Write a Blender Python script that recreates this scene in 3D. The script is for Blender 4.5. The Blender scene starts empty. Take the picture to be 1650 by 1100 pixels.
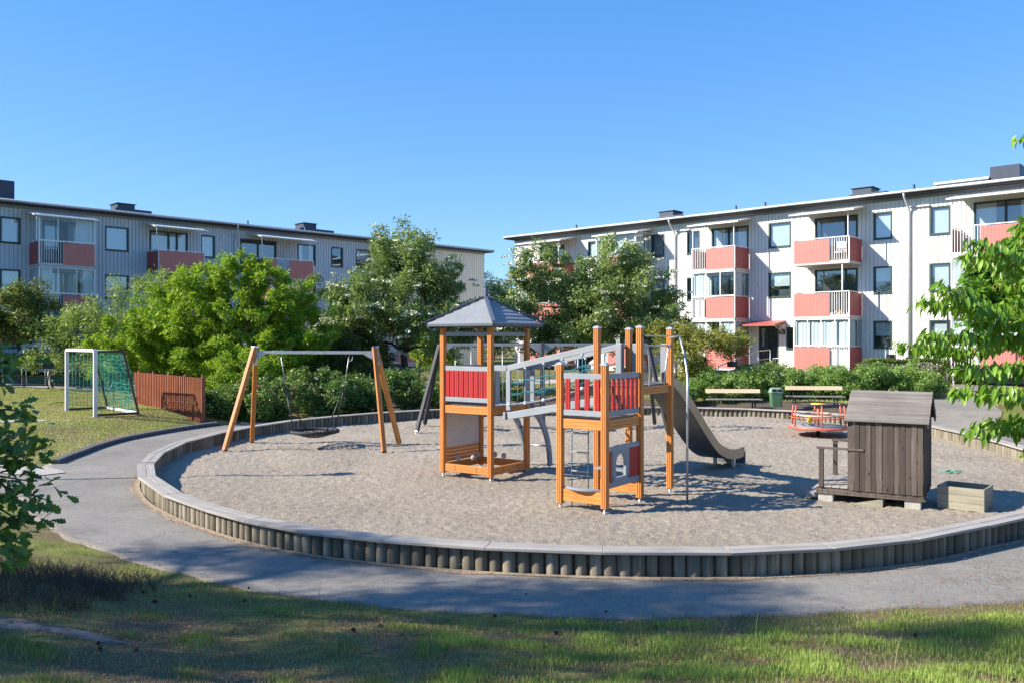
import bpy, math, random
import numpy as np
from mathutils import Vector, Matrix
SC = bpy.context.scene
COL = SC.collection
R = math.radians

# ---------------------------------------------------------------- camera
cam_d = bpy.data.cameras.new('camera'); cam = bpy.data.objects.new('camera', cam_d); COL.objects.link(cam)
cam.location = (0, 0, 2.6); cam.rotation_euler = (R(90), 0, 0)
cam_d.sensor_width = 36; cam_d.lens = 29.65; cam_d.clip_end = 2000; cam_d.clip_start = .05
SC.camera = cam
# ---------------------------------------------------------------- light
SUN_EL = R(33); SUN_AZ = Vector((-1, -.15, 0)).normalized()
S = Vector((SUN_AZ.x*math.cos(SUN_EL), SUN_AZ.y*math.cos(SUN_EL), math.sin(SUN_EL)))
W = bpy.data.worlds.new('World'); SC.world = W; W.use_nodes = True
nt = W.node_tree
sky = nt.nodes.new('ShaderNodeTexSky'); sky.sky_type = 'NISHITA'; sky.sun_disc = False
sky.sun_elevation = SUN_EL; sky.sun_rotation = math.atan2(S.x, S.y) % (2*math.pi)
sky.air_density = 1.0; sky.dust_density = 0.1; sky.ozone_density = 1.6
bg = nt.nodes['Background']; bg.inputs[1].default_value = .085
hs = nt.nodes.new('ShaderNodeHueSaturation'); hs.inputs['Saturation'].default_value = 1.42; hs.inputs['Hue'].default_value = .514; hs.inputs['Value'].default_value = 1.06
nt.links.new(sky.outputs[0], hs.inputs['Color']); gm = nt.nodes.new('ShaderNodeGamma'); gm.inputs[1].default_value = .52; nt.links.new(hs.outputs[0], gm.inputs[0])
ml = nt.nodes.new('ShaderNodeMix'); ml.data_type = 'RGBA'; ml.blend_type = 'MULTIPLY'; ml.inputs[0].default_value = 1; ml.inputs[7].default_value = (1.3, 1.95, 2.75, 1)
nt.links.new(gm.outputs[0], ml.inputs[6]); nt.links.new(ml.outputs[2], bg.inputs[0])
sd = bpy.data.lights.new('sun', 'SUN'); sd.energy = 5.0; sd.angle = R(.55); sd.color = (1, .915, .79)
so = bpy.data.objects.new('sun', sd); COL.objects.link(so)
so.rotation_euler = S.to_track_quat('Z', 'Y').to_euler()
SC.view_settings.view_transform = 'Standard'; SC.view_settings.look = 'None'
SC.view_settings.exposure = 1.0; SC.view_settings.gamma = 1
SC.render.engine = 'CYCLES'
try:
    SC.cycles.use_denoising = True; SC.cycles.denoiser = 'OPENIMAGEDENOISE'; SC.cycles.denoising_input_passes = 'RGB_ALBEDO_NORMAL'; SC.cycles.denoising_prefilter = 'ACCURATE'
except Exception: pass
SC.cycles.max_bounces = 7; SC.cycles.transparent_max_bounces = 16; SC.cycles.transmission_bounces = 4
SC.cycles.sample_clamp_indirect = 6
SC.cycles.caustics_reflective = False; SC.cycles.caustics_refractive = False

# ---------------------------------------------------------------- materials
def lin(r, g, b):
    f = lambda c: (c/255/12.92) if c/255 <= .04045 else ((c/255+.055)/1.055)**2.4
    return (f(r), f(g), f(b))
def new_mat(name):
    m = bpy.data.materials.new(name); m.use_nodes = True
    return m, m.node_tree, m.node_tree.nodes['Principled BSDF']
def N(t, ty, **kw):
    n = t.nodes.new(ty)
    for k, v in kw.items(): setattr(n, k, v)
    return n
def rampn(t, fac, stops):
    r = N(t, 'ShaderNodeValToRGB'); e = r.color_ramp.elements
    while len(e) < len(stops): e.new(.5)
    for i, (p, c) in enumerate(stops):
        e[i].position = p; e[i].color = (*c, 1)
    t.links.new(fac, r.inputs[0]); return r.outputs[0]
def noise(t, vec, scale, detail=3, rough=.5):
    n = N(t, 'ShaderNodeTexNoise'); n.inputs['Scale'].default_value = scale
    n.inputs['Detail'].default_value = detail; n.inputs['Roughness'].default_value = rough
    if vec is not None: t.links.new(vec, n.inputs['Vector'])
    return n.outputs['Fac']
def objco(t, scale=(1, 1, 1), kind='Object'):
    tc = N(t, 'ShaderNodeTexCoord'); mp = N(t, 'ShaderNodeMapping'); mp.inputs['Scale'].default_value = scale
    t.links.new(tc.outputs[kind], mp.inputs[0]); return mp.outputs[0]
def bump(t, b, h, strength, dist=.01):
    n = N(t, 'ShaderNodeBump'); n.inputs['Strength'].default_value = strength; n.inputs['Distance'].default_value = dist
    t.links.new(h, n.inputs['Height']); t.links.new(n.outputs[0], b.inputs['Normal'])
def mixc(t, fac, a, b, mode='MIX'):
    m = N(t, 'ShaderNodeMix', data_type='RGBA', blend_type=mode)
    if isinstance(fac, (int, float)): m.inputs[0].default_value = fac
    else: t.links.new(fac, m.inputs[0])
    for i, x in ((6, a), (7, b)):
        if isinstance(x, tuple): m.inputs[i].default_value = (*x, 1)
        else: t.links.new(x, m.inputs[i])
    return m.outputs[2]
def scl(c, k): return tuple(min(1, x*k) for x in c)
def plain(name, c, rough=.5, metal=0, var=.12, scale=6, bmp=0, spec=.5):
    m, t, b = new_mat(name)
    v = objco(t)
    t.links.new(rampn(t, noise(t, v, scale, 5, .6), [(.3, scl(c, 1-var)), (.7, scl(c, 1+var))]), b.inputs['Base Color'])
    b.inputs['Roughness'].default_value = rough; b.inputs['Metallic'].default_value = metal
    b.inputs['Specular IOR Level'].default_value = spec
    if bmp: bump(t, b, noise(t, v, scale*8, 4), bmp)
    return m
def wood(name, c, axis='z', rough=.6, var=.25, bmp=.25, c2=None, fine=28, knots=False):
    m, t, b = new_mat(name)
    s = [fine]*3; s['xyz'.index(axis)] = fine*.05
    v = objco(t, tuple(s))
    c2 = c2 or scl(c, 1-var)
    f = noise(t, v, 1, 6, .62)
    col = rampn(t, f, [(.32, c2), (.68, scl(c, 1+var*.35))])
    v2 = objco(t); f2 = noise(t, v2, 1.7, 4)
    col = mixc(t, rampn(t, f2, [(.38, (0, 0, 0)), (.68, (.55, .55, .55))]), col, scl(c2, .8))
    at = N(t, 'ShaderNodeAttribute'); at.attribute_name = 'rnd'
    col = mixc(t, at.outputs['Fac'], col, mixc(t, .85 if 'log' in name or 'house' in name or 'stained' in name else .4, col, scl(c2, .68)))
    if knots:
        vo = N(t, 'ShaderNodeTexVoronoi'); vo.inputs['Scale'].default_value = 1
        s2 = [7]*3; s2['xyz'.index(axis)] = 3
        t.links.new(objco(t, tuple(s2)), vo.inputs['Vector'])
        col = mixc(t, rampn(t, vo.outputs['Distance'], [(.07, (1, 1, 1)), (.13, (0, 0, 0))]), col, scl(c2, .45))
    t.links.new(col, b.inputs['Base Color']); b.inputs['Roughness'].default_value = rough
    b.inputs['Specular IOR Level'].default_value = .5 if rough < .7 else .15
    if bmp: bump(t, b, f, bmp, .006)
    return m
def leafmat(name, dark, light, trans=.35, rough=.45):
    m, t, b = new_mat(name)
    at = N(t, 'ShaderNodeAttribute'); at.attribute_name = 'rnd'
    v = objco(t)
    f = N(t, 'ShaderNodeMath', operation='ADD'); f2 = N(t, 'ShaderNodeMath', operation='MULTIPLY')
    f2.inputs[1].default_value = .55
    t.links.new(at.outputs['Fac'], f2.inputs[0])
    f3 = N(t, 'ShaderNodeMath', operation='MULTIPLY_ADD'); f3.inputs[1].default_value = 1.2; f3.inputs[2].default_value = -.35
    t.links.new(noise(t, v, .9, 3), f3.inputs[0]); t.links.new(f3.outputs[0], f.inputs[0]); t.links.new(f2.outputs[0], f.inputs[1])
    col = rampn(t, f.outputs[0], [(.12, dark), (.85, light)])
    t.links.new(col, b.inputs['Base Color']); b.inputs['Roughness'].default_value = rough
    b.inputs['Specular IOR Level'].default_value = .35
    tr = N(t, 'ShaderNodeBsdfTranslucent'); t.links.new(mixc(t, .35, col, (.45, .62, .05), 'MIX'), tr.inputs[0])
    mx = N(t, 'ShaderNodeMixShader'); mx.inputs[0].default_value = trans
    t.links.new(b.outputs[0], mx.inputs[1]); t.links.new(tr.outputs[0], mx.inputs[2])
    t.links.new(mx.outputs[0], t.nodes['Material Output'].inputs[0])
    return m
def glassmat(name, refl=.3, tint=(.8, .88, .9)):
    m, t, b = new_mat(name)
    g = N(t, 'ShaderNodeBsdfGlossy'); g.inputs['Roughness'].default_value = .015; g.inputs[0].default_value = (.85, .92, 1, 1)
    tr = N(t, 'ShaderNodeBsdfTransparent'); tr.inputs[0].default_value = (*tint, 1)
    fr = N(t, 'ShaderNodeLayerWeight'); fr.inputs[0].default_value = .5; pw = N(t, 'ShaderNodeMath', operation='POWER'); pw.inputs[1].default_value = 3.5
    t.links.new(fr.outputs['Facing'], pw.inputs[0])
    ad = N(t, 'ShaderNodeMath', operation='ADD', use_clamp=True); ad.inputs[1].default_value = refl
    t.links.new(pw.outputs[0], ad.inputs[0])
    mx = N(t, 'ShaderNodeMixShader'); t.links.new(ad.outputs[0], mx.inputs[0])
    t.links.new(tr.outputs[0], mx.inputs[1]); t.links.new(g.outputs[0], mx.inputs[2])
    v = objco(t); bn = N(t, 'ShaderNodeBump'); bn.inputs['Strength'].default_value = .03; bn.inputs['Distance'].default_value = .05
    t.links.new(noise(t, v, 1.4, 2), bn.inputs['Height']); t.links.new(bn.outputs[0], g.inputs['Normal'])
    t.links.new(mx.outputs[0], t.nodes['Material Output'].inputs[0])
    return m
M = {}
ORG = (.70, .28, .068)
for ax in 'xyz':
    M['org'+ax] = wood('orange_glazed_wood_'+ax, ORG, ax, .5, .22, .12, (.56, .205, .045), 24)
    M['gry'+ax] = wood('grey_glazed_wood_'+ax, (.30, .33, .36), ax, .55, .15, .15, None, 30)
M['red'] = wood('red_glazed_wood', (.46, .02, .022), 'z', .45, .18, .1, None, 22)
M['galv'] = plain('galvanised_steel', (.46, .47, .48), .42, .75, .15, 14)
M['steel'] = plain('stainless_slide_sheet', (.22, .205, .185), .36, .8, .12, 5)
M['white'] = plain('white_paint', (.76, .76, .74), .45, 0, .07, 5)
M['cap'] = plain('zinc_cap', (.42, .44, .47), .45, .4, .1, 10)
M['rope'] = plain('blue_green_rope', (.03, .19, .24), .8, 0, .3, 40, .3)
M['ropeg'] = plain('pale_green_rope', (.22, .42, .36), .8, 0, .2, 40, .3)
M['knob'] = plain('light_plastic_knob', (.5, .5, .49), .5, 0, .08, 20)
M['rubber'] = plain('black_rubber', (.022, .022, .024), .7, 0, .3, 30, .4)
M['deck'] = wood('worn_deck_board', (.36, .33, .29), 'y', .8, .3, .3)
M['panelwhite'] = plain('off_white_play_panel', (.58, .54, .51), .5, 0, .06, 4)
M['dark'] = wood('charcoal_wood', (.035, .038, .045), 'z', .6, .3, .2)
M['slate'] = wood('blue_grey_roof_board', (.28, .30, .32), 'x', .62, .2, .35, None, 18)
M['ridge'] = plain('dark_blue_grey_ridge', (.085, .105, .145), .6, 0, .15, 10)
M['cappl'] = wood('weathered_grey_plank', (.42, .39, .35), 'x', .9, .28, .5, None, 26, True)
M['log'] = wood('weathered_log', (.37, .335, .265), 'z', .9, .5, .8, (.16, .14, .10), 22, True)
M['house'] = wood('dark_stained_board', (.18, .152, .128), 'z', .75, .42, .5, (.085, .066, .058), 26, True)
M['hroof'] = wood('grey_brown_roof_board', (.29, .26, .23), 'x', .8, .3, .5, (.17, .15, .135), 26)
M['boxw'] = wood('greenish_weathered_board', (.40, .37, .28), 'x', .85, .3, .5, (.27, .25, .19), 26, True)
M['conc'] = plain('concrete', (.38, .36, .33), .9, 0, .15, 9, .4)
M['fence'] = wood('red_brown_fence_board', (.42, .155, .085), 'z', .75, .35, .4, (.27, .09, .05), 22)
M['bench'] = wood('pale_oiled_bench_board', (.92, .70, .45), 'x', .6, .2, .3)
M['blackm'] = plain('black_metal', (.03, .032, .035), .45, .3, .2, 12)
M['bin'] = plain('green_bin_plastic', (.075, .17, .085), .45, 0, .1, 6)
M['redm'] = plain('faded_red_metal', (.60, .13, .075), .45, 0, .15, 8)
M['yellow'] = plain('yellow_plastic', (.72, .52, .03), .45, 0, .1, 8)
M['blond'] = wood('blond_seat_slat', (.60, .50, .36), 'x', .6, .2, .2)
M['dgreen'] = plain('dark_green_frame', (.025, .055, .05), .45, 0, .15, 6)
M['fascia'] = plain('grey_fascia', (.235, .25, .27), .6, 0, .06, 2)
M['gutter'] = plain('light_grey_gutter', (.55, .56, .57), .45, .2, .06, 4)
M['roofm'] = plain('dark_roofing', (.045, .047, .055), .8, 0, .2, 3)
M['duct'] = plain('dark_blue_duct_sheet', (.04, .055, .085), .5, .2, .15, 2)
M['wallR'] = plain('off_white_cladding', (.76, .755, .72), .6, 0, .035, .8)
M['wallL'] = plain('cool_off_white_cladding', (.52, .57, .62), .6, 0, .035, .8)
M['wallB'] = plain('warm_lit_cladding', (.80, .72, .58), .6, 0, .035, .8)  # warm bounced light on the left facade's far end, painted into the base colour
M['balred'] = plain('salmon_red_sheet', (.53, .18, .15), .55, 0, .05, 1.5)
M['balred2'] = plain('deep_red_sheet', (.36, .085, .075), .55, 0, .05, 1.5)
M['slab'] = plain('balcony_slab', (.48, .47, .45), .8, 0, .08, 3)
M['curtain'] = plain('white_curtain', (.72, .73, .74), .8, 0, .06, 3)
M['blind'] = plain('pale_blind', (.70, .74, .78), .7, 0, .04, 2)
M['interior'] = plain('dim_interior', (.09, .10, .115), .9, 0, .4, .7)
M['awning'] = plain('ribbed_plastic_awning', (.62, .61, .58), .5, 0, .08, 3)
M['glass'] = glassmat('window_glass', .20)
M['glassb'] = glassmat('balcony_glass', .08)
M['canopy'] = plain('red_canopy_sheet', (.42, .10, .085), .5, 0, .08, 3)
M['net'] = plain('green_net_cord', (.045, .40, .29), .7, 0, .1, 30)
M['goalw'] = plain('worn_white_goal_paint', (.68, .66, .62), .55, 0, .12, 5)
M['goald'] = wood('bare_brown_goal_wood', (.14, .105, .08), 'z', .8, .3, .3)
M['alu'] = plain('dull_aluminium', (.5, .5, .5), .4, .7, .1, 10)
M['tarp'] = plain('grey_green_tarpaulin', (.045, .075, .068), .6, 0, .25, 4, .3)
M['bark'] = wood('grey_bark', (.13, .115, .095), 'z', .95, .5, 1, (.05, .045, .038), 9)
M['barkp'] = wood('red_brown_bark', (.17, .10, .06), 'z', .95, .5, 1, (.07, .045, .03), 7)
M['barkc'] = plain('grey_cherry_bark', (.23, .19, .165), .7, 0, .25, 30, .3)
M['rock'] = plain('lichen_rock', (.13, .13, .125), .95, 0, .4, 2.2, .9)
M['cone'] = plain('dark_pine_cone', (.035, .026, .02), .9, 0, .4, 50, .5)
M['blossom'] = plain('cream_blossom', (.68, .70, .52), .7, 0, .12, 3)
M['pink'] = plain('pink_petal', (.65, .07, .25), .6, 0, .15, 9)
M['cherryb'] = plain('yellow_red_cherry', (.52, .28, .09), .35, 0, .4, 9)
LG = {
 'bright': leafmat('bright_green_leaf', (.10, .21, .012), (.33, .48, .03), .42),
 'olive': leafmat('olive_green_leaf', (.11, .18, .04), (.38, .48, .14), .33),
 'dark': leafmat('dark_green_leaf', (.03, .075, .02), (.11, .20, .05), .25),
 'rowan': leafmat('rowan_green_leaf', (.075, .135, .035), (.31, .41, .14), .28),
 'bush': leafmat('mid_green_leaf', (.10, .20, .045), (.34, .50, .13), .33),
 'bronze': leafmat('bronze_green_leaf', (.09, .12, .025), (.38, .35, .07), .3),
 'yew': leafmat('yew_green_leaf', (.014, .035, .008), (.09, .12, .02), .15),
 'hedge': leafmat('hedge_leaf', (.06, .10, .025), (.20, .26, .07), .25),
 'cherry': leafmat('cherry_leaf', (.085, .20, .02), (.28, .47, .06), .4, .35),
 'maple': leafmat('maple_leaf', (.05, .15, .018), (.18, .36, .035), .35, .4),
 'oak': leafmat('oak_leaf', (.03, .085, .012), (.085, .17, .025), .3, .4),
 'pine': leafmat('pine_needle', (.015, .04, .015), (.05, .095, .035), .1),
 'autumn': leafmat('green_and_rust_leaf', (.035, .07, .02), (.20, .19, .06), .25),
}
# ---------------------------------------------------------------- mesh helpers
class MB:
    def __init__(s): s.v = []; s.f = []; s.r = []; s.sm = []; s.mk = []
    def add(s, vs, fs, smooth=False, rnd=None):
        o = len(s.v); s.mk.append((o, len(s.f))); s.v += [tuple(v) for v in vs]; rr = random.random() if rnd is None else rnd
        for f in fs: s.f.append(tuple(i+o for i in f)); s.r.append(rr); s.sm.append(smooth)
        return s
    def box(s, c, d, rz=0, rx=0, ry=0):
        m = Matrix.Rotation(rz, 3, 'Z') @ Matrix.Rotation(ry, 3, 'Y') @ Matrix.Rotation(rx, 3, 'X')
        c = Vector(c); h = Vector(d)/2
        vs = [c + m @ Vector((sx*h.x, sy*h.y, sz*h.z)) for sx in (-1, 1) for sy in (-1, 1) for sz in (-1, 1)]
        return s.add(vs, [(0,1,3,2),(4,6,7,5),(0,4,5,1),(2,3,7,6),(0,2,6,4),(1,5,7,3)])
    def span(s, a, b):
        return s.box([(a[i]+b[i])/2 for i in range(3)], [abs(b[i]-a[i]) for i in range(3)])
    def beam(s, p0, p1, w, h, up=(0, 0, 1)):
        p0, p1 = Vector(p0), Vector(p1); d = (p1-p0).normalized(); up = Vector(up)
        x = d.cross(up)
        if x.length < 1e-4: x = d.cross(Vector((0, 1, 0)))
        x.normalize(); z = x.cross(d)
        vs = [p + x*(a*w/2) + z*(b*h/2) for p in (p0, p1) for a, b in ((-1,-1),(1,-1),(1,1),(-1,1))]
        return s.add(vs, [(0,3,2,1),(4,5,6,7),(0,1,5,4),(1,2,6,5),(2,3,7,6),(3,0,4,7)])
    def tube(s, pts, r, n=8, caps=True):
        pts = [Vector(p) for p in pts]; k = len(pts)
        rs = r if isinstance(r, (list, tuple)) else [r]*k
        vs = []; fr = None
        for i, p in enumerate(pts):
            d = (pts[min(i+1, k-1)]-pts[max(i-1, 0)])
            if d.length < 1e-9: d = Vector((0, 0, 1))
            d.normalize()
            if fr is None: fr = d.orthogonal().normalized()
            else:
                fr = fr - d*fr.dot(d)
                fr = fr.normalized() if fr.length > 1e-6 else d.orthogonal().normalized()
            b = d.cross(fr)
            for j in range(n):
                a = 2*math.pi*j/n; vs.append(p + (fr*math.cos(a)+b*math.sin(a))*rs[i])
        fs = [(i*n+j, i*n+(j+1) % n, (i+1)*n+(j+1) % n, (i+1)*n+j) for i in range(k-1) for j in range(n)]
        rr = random.random()
        s.add(vs, fs, True, rr)
        if caps:
            o = len(s.v)-len(vs)
            s.f.append(tuple(o+j for j in reversed(range(n)))); s.f.append(tuple(o+(k-1)*n+j for j in range(n))); s.r += [rr, rr]; s.sm += [False, False]
        return s
    def prism(s, poly, z0, z1, tf=None, smooth=False, rnd=None):
        n = len(poly); tf = tf or (lambda p: p)
        vs = [tf((x, y, z)) for z in (z0, z1) for x, y in poly]
        return s.add(vs, [tuple(reversed(range(n))), tuple(range(n, 2*n))] + [(i, (i+1) % n, n+(i+1) % n, n+i) for i in range(n)], smooth, rnd)
    def lathe(s, prof, n=20, c=(0, 0, 0)):
        vs = [(c[0]+r*math.cos(2*math.pi*j/n), c[1]+r*math.sin(2*math.pi*j/n), c[2]+z) for r, z in prof for j in range(n)]
        fs = [(i*n+j, i*n+(j+1) % n, (i+1)*n+(j+1) % n, (i+1)*n+j) for i in range(len(prof)-1) for j in range(n)]
        s.add(vs, fs, True)
        o = len(s.v)-len(vs); k = len(prof)
        s.f.append(tuple(o+j for j in reversed(range(n)))); s.f.append(tuple(o+(k-1)*n+j for j in range(n))); s.r += [.5, .5]; s.sm += [False, False]
        return s
    def torus(s, c, R0, r, n=28, m=8, axis='z'):
        pts = []
        for i in range(n+1):
            a = 2*math.pi*i/n
            pts.append({'z': (c[0]+R0*math.cos(a), c[1]+R0*math.sin(a), c[2]), 'y': (c[0]+R0*math.cos(a), c[1], c[2]+R0*math.sin(a))}[axis])
        return s.tube(pts, r, m, False)
    def each(s, name, mat, parent=None, bevel=0, g=1):
        mk = s.mk[::g]+[(len(s.v), len(s.f))]; out = []
        for (v0, f0), (v1, f1) in zip(mk, mk[1:]):
            q = MB(); q.v = s.v[v0:v1]; q.f = [tuple(i-v0 for i in f) for f in s.f[f0:f1]]; q.r = s.r[f0:f1]; q.sm = s.sm[f0:f1]
            out.append(q.build(name, mat, parent, bevel))
        return out
    def build(s, name, mat, parent=None, bevel=0):
        me = bpy.data.meshes.new(name); me.from_pydata(s.v, [], s.f)
        me.polygons.foreach_set('use_smooth', s.sm)
        at = me.attributes.new('rnd', 'FLOAT', 'FACE'); at.data.foreach_set('value', s.r)
        me.materials.append(M[mat] if isinstance(mat, str) else mat); me.update()
        o = bpy.data.objects.new(name, me); COL.objects.link(o); o.parent = parent
        if bevel:
            b = o.modifiers.new('bevel', 'BEVEL'); b.width = bevel; b.segments = 2; b.limit_method = 'ANGLE'; b.angle_limit = R(50)
        return o
def tag(o, label=None, cat=None, group=None, kind=None):
    if label: o['label'] = label
    if cat: o['category'] = cat
    if group: o['group'] = group
    if kind: o['kind'] = kind
    return o
def empty(name, loc, rz, label, cat, group=None):
    o = bpy.data.objects.new(name, None); COL.objects.link(o); o.location = loc; o.rotation_euler = (0, 0, rz)
    o.empty_display_size = .3
    return tag(o, label, cat, group)
def copy_tree(o, parent=None):
    c = o.copy(); COL.objects.link(c); c.parent = parent
    for ch in list(o.children): copy_tree(ch, c)
    return c
def np_mesh(name, V, F, mat, parent=None, rnd=None, smooth=False, loc=None):
    """V (n,3); F (m,k) quads or triangles"""
    me = bpy.data.meshes.new(name); V = np.ascontiguousarray(V, dtype=np.float32); F = np.ascontiguousarray(F, dtype=np.int32)
    k = F.shape[1]
    me.vertices.add(len(V)); me.vertices.foreach_set('co', V.ravel())
    me.loops.add(F.size); me.loops.foreach_set('vertex_index', F.ravel())
    me.polygons.add(len(F)); me.polygons.foreach_set('loop_start', np.arange(0, F.size, k, dtype=np.int32))
    me.polygons.foreach_set('loop_total', np.full(len(F), k, dtype=np.int32))
    if smooth: me.polygons.foreach_set('use_smooth', np.ones(len(F), dtype=bool))
    me.update(calc_edges=True)
    if rnd is not None:
        at = me.attributes.new('rnd', 'FLOAT', 'FACE'); at.data.foreach_set('value', np.ascontiguousarray(rnd, dtype=np.float32))
    me.materials.append(M[mat] if isinstance(mat, str) else mat)
    o = bpy.data.objects.new(name, me); COL.objects.link(o); o.parent = parent
    if loc is not None: o.location = loc
    return o
def unit(a): return a/np.maximum(1e-9, np.linalg.norm(a, axis=-1, keepdims=True))

# ---------------------------------------------------------------- terrain
def sstep(a, b, t):
    t = np.clip((t-a)/(b-a), 0, 1); return t*t*(3-2*t)
PX, PY = 2.0, 19.3
def vnoise(x, y, seed=0):
    return (np.sin(x*1.1+seed)*np.cos(y*1.3-seed*.7)+np.sin(x*2.3+y*1.7+seed*2)*.5+np.sin(x*4.1-y*3.7+seed)*.25)/1.75
def zg(x, y):
    x = np.asarray(x, dtype=float); y = np.asarray(y, dtype=float)
    d = np.hypot(x-PX, y-PY)
    z = .33*sstep(12.2, 16.0, d) + .45*sstep(18, 32, d)
    wf = sstep(15.5, 10.5, y)
    hill = .135*np.clip(d-11.5, 0, 9) + .10*sstep(11.3, 12.6, d)*vnoise(x*.9, y*.9, 3)*.6
    hill = hill + .22*np.exp(-((x+4.6)**2/2.6+(y-7.0)**2/2.2))
    z = z*(1-wf)+wf*hill
    return z
def zgf(x, y): return float(zg(x, y))
def grid_axis(dense, far):
    a, b, st = dense
    c = list(np.arange(a, b+1e-6, st)); s = st
    while c[-1] < far[1]: s *= 1.35; c.append(c[-1]+s)
    s = st; pre = []; v = a
    while v > far[0]: s *= 1.35; v -= s; pre.append(v)
    return np.array(pre[::-1]+c)
def sheet_grid(name, xs, ys, zf, mat, mask=None):
    X, Y = np.meshgrid(xs, ys); Z = zf(X, Y)
    V = np.stack([X.ravel(), Y.ravel(), Z.ravel()], 1); nx = len(xs); ny = len(ys)
    I, J = np.meshgrid(np.arange(nx-1), np.arange(ny-1)); a = (J*nx+I).ravel()
    F = np.stack([a, a+1, a+nx+1, a+nx], 1)
    if mask is not None:
        cx = (X[:-1, :-1]+X[1:, 1:])/2; cy = (Y[:-1, :-1]+Y[1:, 1:])/2; F = F[mask(cx, cy).ravel()]
    return np_mesh(name, V, F, mat, smooth=True)
def strip_sheet(name, line, wid, mat, zoff=.012, nx=8, step=.25, zf=None):
    """draped strip along a polyline"""
    P = [Vector((*p, 0)) for p in line]; pts = []; ws = []
    for i in range(len(P)-1):
        n = max(1, int((P[i+1]-P[i]).length/step))
        for k in range(n): pts.append(P[i].lerp(P[i+1], k/n)); ws.append(wid[i]+(wid[i+1]-wid[i])*k/n)
    pts.append(P[-1]); ws.append(wid[-1])
    pts = [sum((pts[min(max(i+k, 0), len(pts)-1)] for k in range(-4, 5)), Vector())/9 for i in range(len(pts))]
    V = []; F = []
    for i, p in enumerate(pts):
        d = (pts[min(i+1, len(pts)-1)]-pts[max(0, i-1)]).normalized(); n = Vector((-d.y, d.x, 0))
        for j in range(nx+1):
            q = p+n*ws[i]*(j/nx-.5)
            V.append((q.x, q.y, (zf(q.x, q.y) if zf else zgf(q.x, q.y))+zoff))
    m = nx+1
    for i in range(len(pts)-1):
        for j in range(nx): F.append((i*m+j+1, i*m+j, (i+1)*m+j, (i+1)*m+j+1))
    return np_mesh(name, np.array(V), np.array(F), mat, smooth=True)

# ground materials
def m_grass():
    m, t, b = new_mat('grass_ground'); v = objco(t)
    f1 = noise(t, v, .55, 5, .6); f2 = noise(t, v, 3.1, 5, .65); f3 = noise(t, v, 60, 3)
    g = rampn(t, f2, [(.3, (.10, .13, .03)), (.55, (.22, .25, .06)), (.8, (.38, .35, .11))])
    dry = rampn(t, f3, [(.3, (.12, .085, .05)), (.7, (.30, .22, .13))])
    c = mixc(t, rampn(t, f1, [(.44, (0, 0, 0)), (.6, (1, 1, 1))]), g, dry)
    c = mixc(t, .5, c, mixc(t, f3, (.35, .35, .35), (1, 1, 1)), 'MULTIPLY')
    t.links.new(c, b.inputs['Base Color']); b.inputs['Roughness'].default_value = .95
    b.inputs['Specular IOR Level'].default_value = .1
    bump(t, b, f3, .8, .03); return m
def m_asph():
    m, t, b = new_mat('asphalt'); v = objco(t)
    f1 = noise(t, v, .5, 5, .6); f2 = noise(t, v, 130, 2, .7); f3 = noise(t, v, 9, 5, .7)
    c = rampn(t, f1, [(.3, (.27, .253, .225)), (.7, (.355, .335, .30))])
    c = mixc(t, .6, c, rampn(t, f2, [(.3, (.30, .30, .31)), (.5, (.85, .85, .85)), (.72, (1.0, 1.0, 1.0))]), 'MULTIPLY')
    c = mixc(t, .5, c, rampn(t, f3, [(.3, (.62, .6, .58)), (.65, (1, 1, 1))]), 'MULTIPLY')
    f5 = noise(t, v, 38, 3, .8); c = mixc(t, .55, c, rampn(t, f5, [(.34, (.5, .5, .5)), (.5, (1, 1, 1)), (.68, (1, .98, .95))]), 'MULTIPLY'); f4 = noise(t, v, 1.6, 7, .75); c = mixc(t, .45, c, rampn(t, f4, [(.36, (.62, .62, .63)), (.5, (1, 1, 1)), (.72, (1, .97, .92))]), 'MULTIPLY')
    t.links.new(c, b.inputs['Base Color']); b.inputs['Roughness'].default_value = .95
    b.inputs['Specular IOR Level'].default_value = .1
    bump(t, b, f2, .5, .006); return m
def m_sand():
    m, t, b = new_mat('coarse_sand'); v = objco(t)
    f1 = noise(t, v, .35, 4, .6); f2 = noise(t, v, 55, 4, .75); f3 = noise(t, v, 6, 6, .7)
    c = rampn(t, f1, [(.32, (.42, .365, .29)), (.68, (.53, .46, .37))])
    c = mixc(t, .75, c, rampn(t, f2, [(.36, (.36, .35, .34)), (.52, (1, 1, 1))]), 'MULTIPLY')
    c = mixc(t, .5, c, rampn(t, f3, [(.3, (.65, .63, .6)), (.6, (1, 1, 1))]), 'MULTIPLY')
    t.links.new(c, b.inputs['Base Color']); b.inputs['Roughness'].default_value = .97
    b.inputs['Specular IOR Level'].default_value = .1
    ad = N(t, 'ShaderNodeMath', operation='ADD'); t.links.new(f2, ad.inputs[0])
    mu = N(t, 'ShaderNodeMath', operation='MULTIPLY'); mu.inputs[1].default_value = 2.5; t.links.new(f3, mu.inputs[0]); t.links.new(mu.outputs[0], ad.inputs[1])
    bump(t, b, ad.outputs[0], 1, .03); return m
def m_soil():
    m, t, b = new_mat('bark_mulch'); v = objco(t); f = noise(t, v, 22, 6, .75)
    t.links.new(rampn(t, f, [(.3, (.035, .025, .018)), (.7, (.17, .125, .09))]), b.inputs['Base Color'])
    b.inputs['Roughness'].default_value = .95; bump(t, b, f, 1, .04); return m
M['grass'] = m_grass(); M['asph'] = m_asph(); M['sand'] = m_sand(); M['soil'] = m_soil()
M['gravel'] = plain('pale_gravel', (.40, .37, .33), .95, 0, .3, 18, .8)
M['edgeg'] = plain('dusty_sand_litter', (.36, .28, .20), .95, 0, .35, 26, .8)
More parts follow.
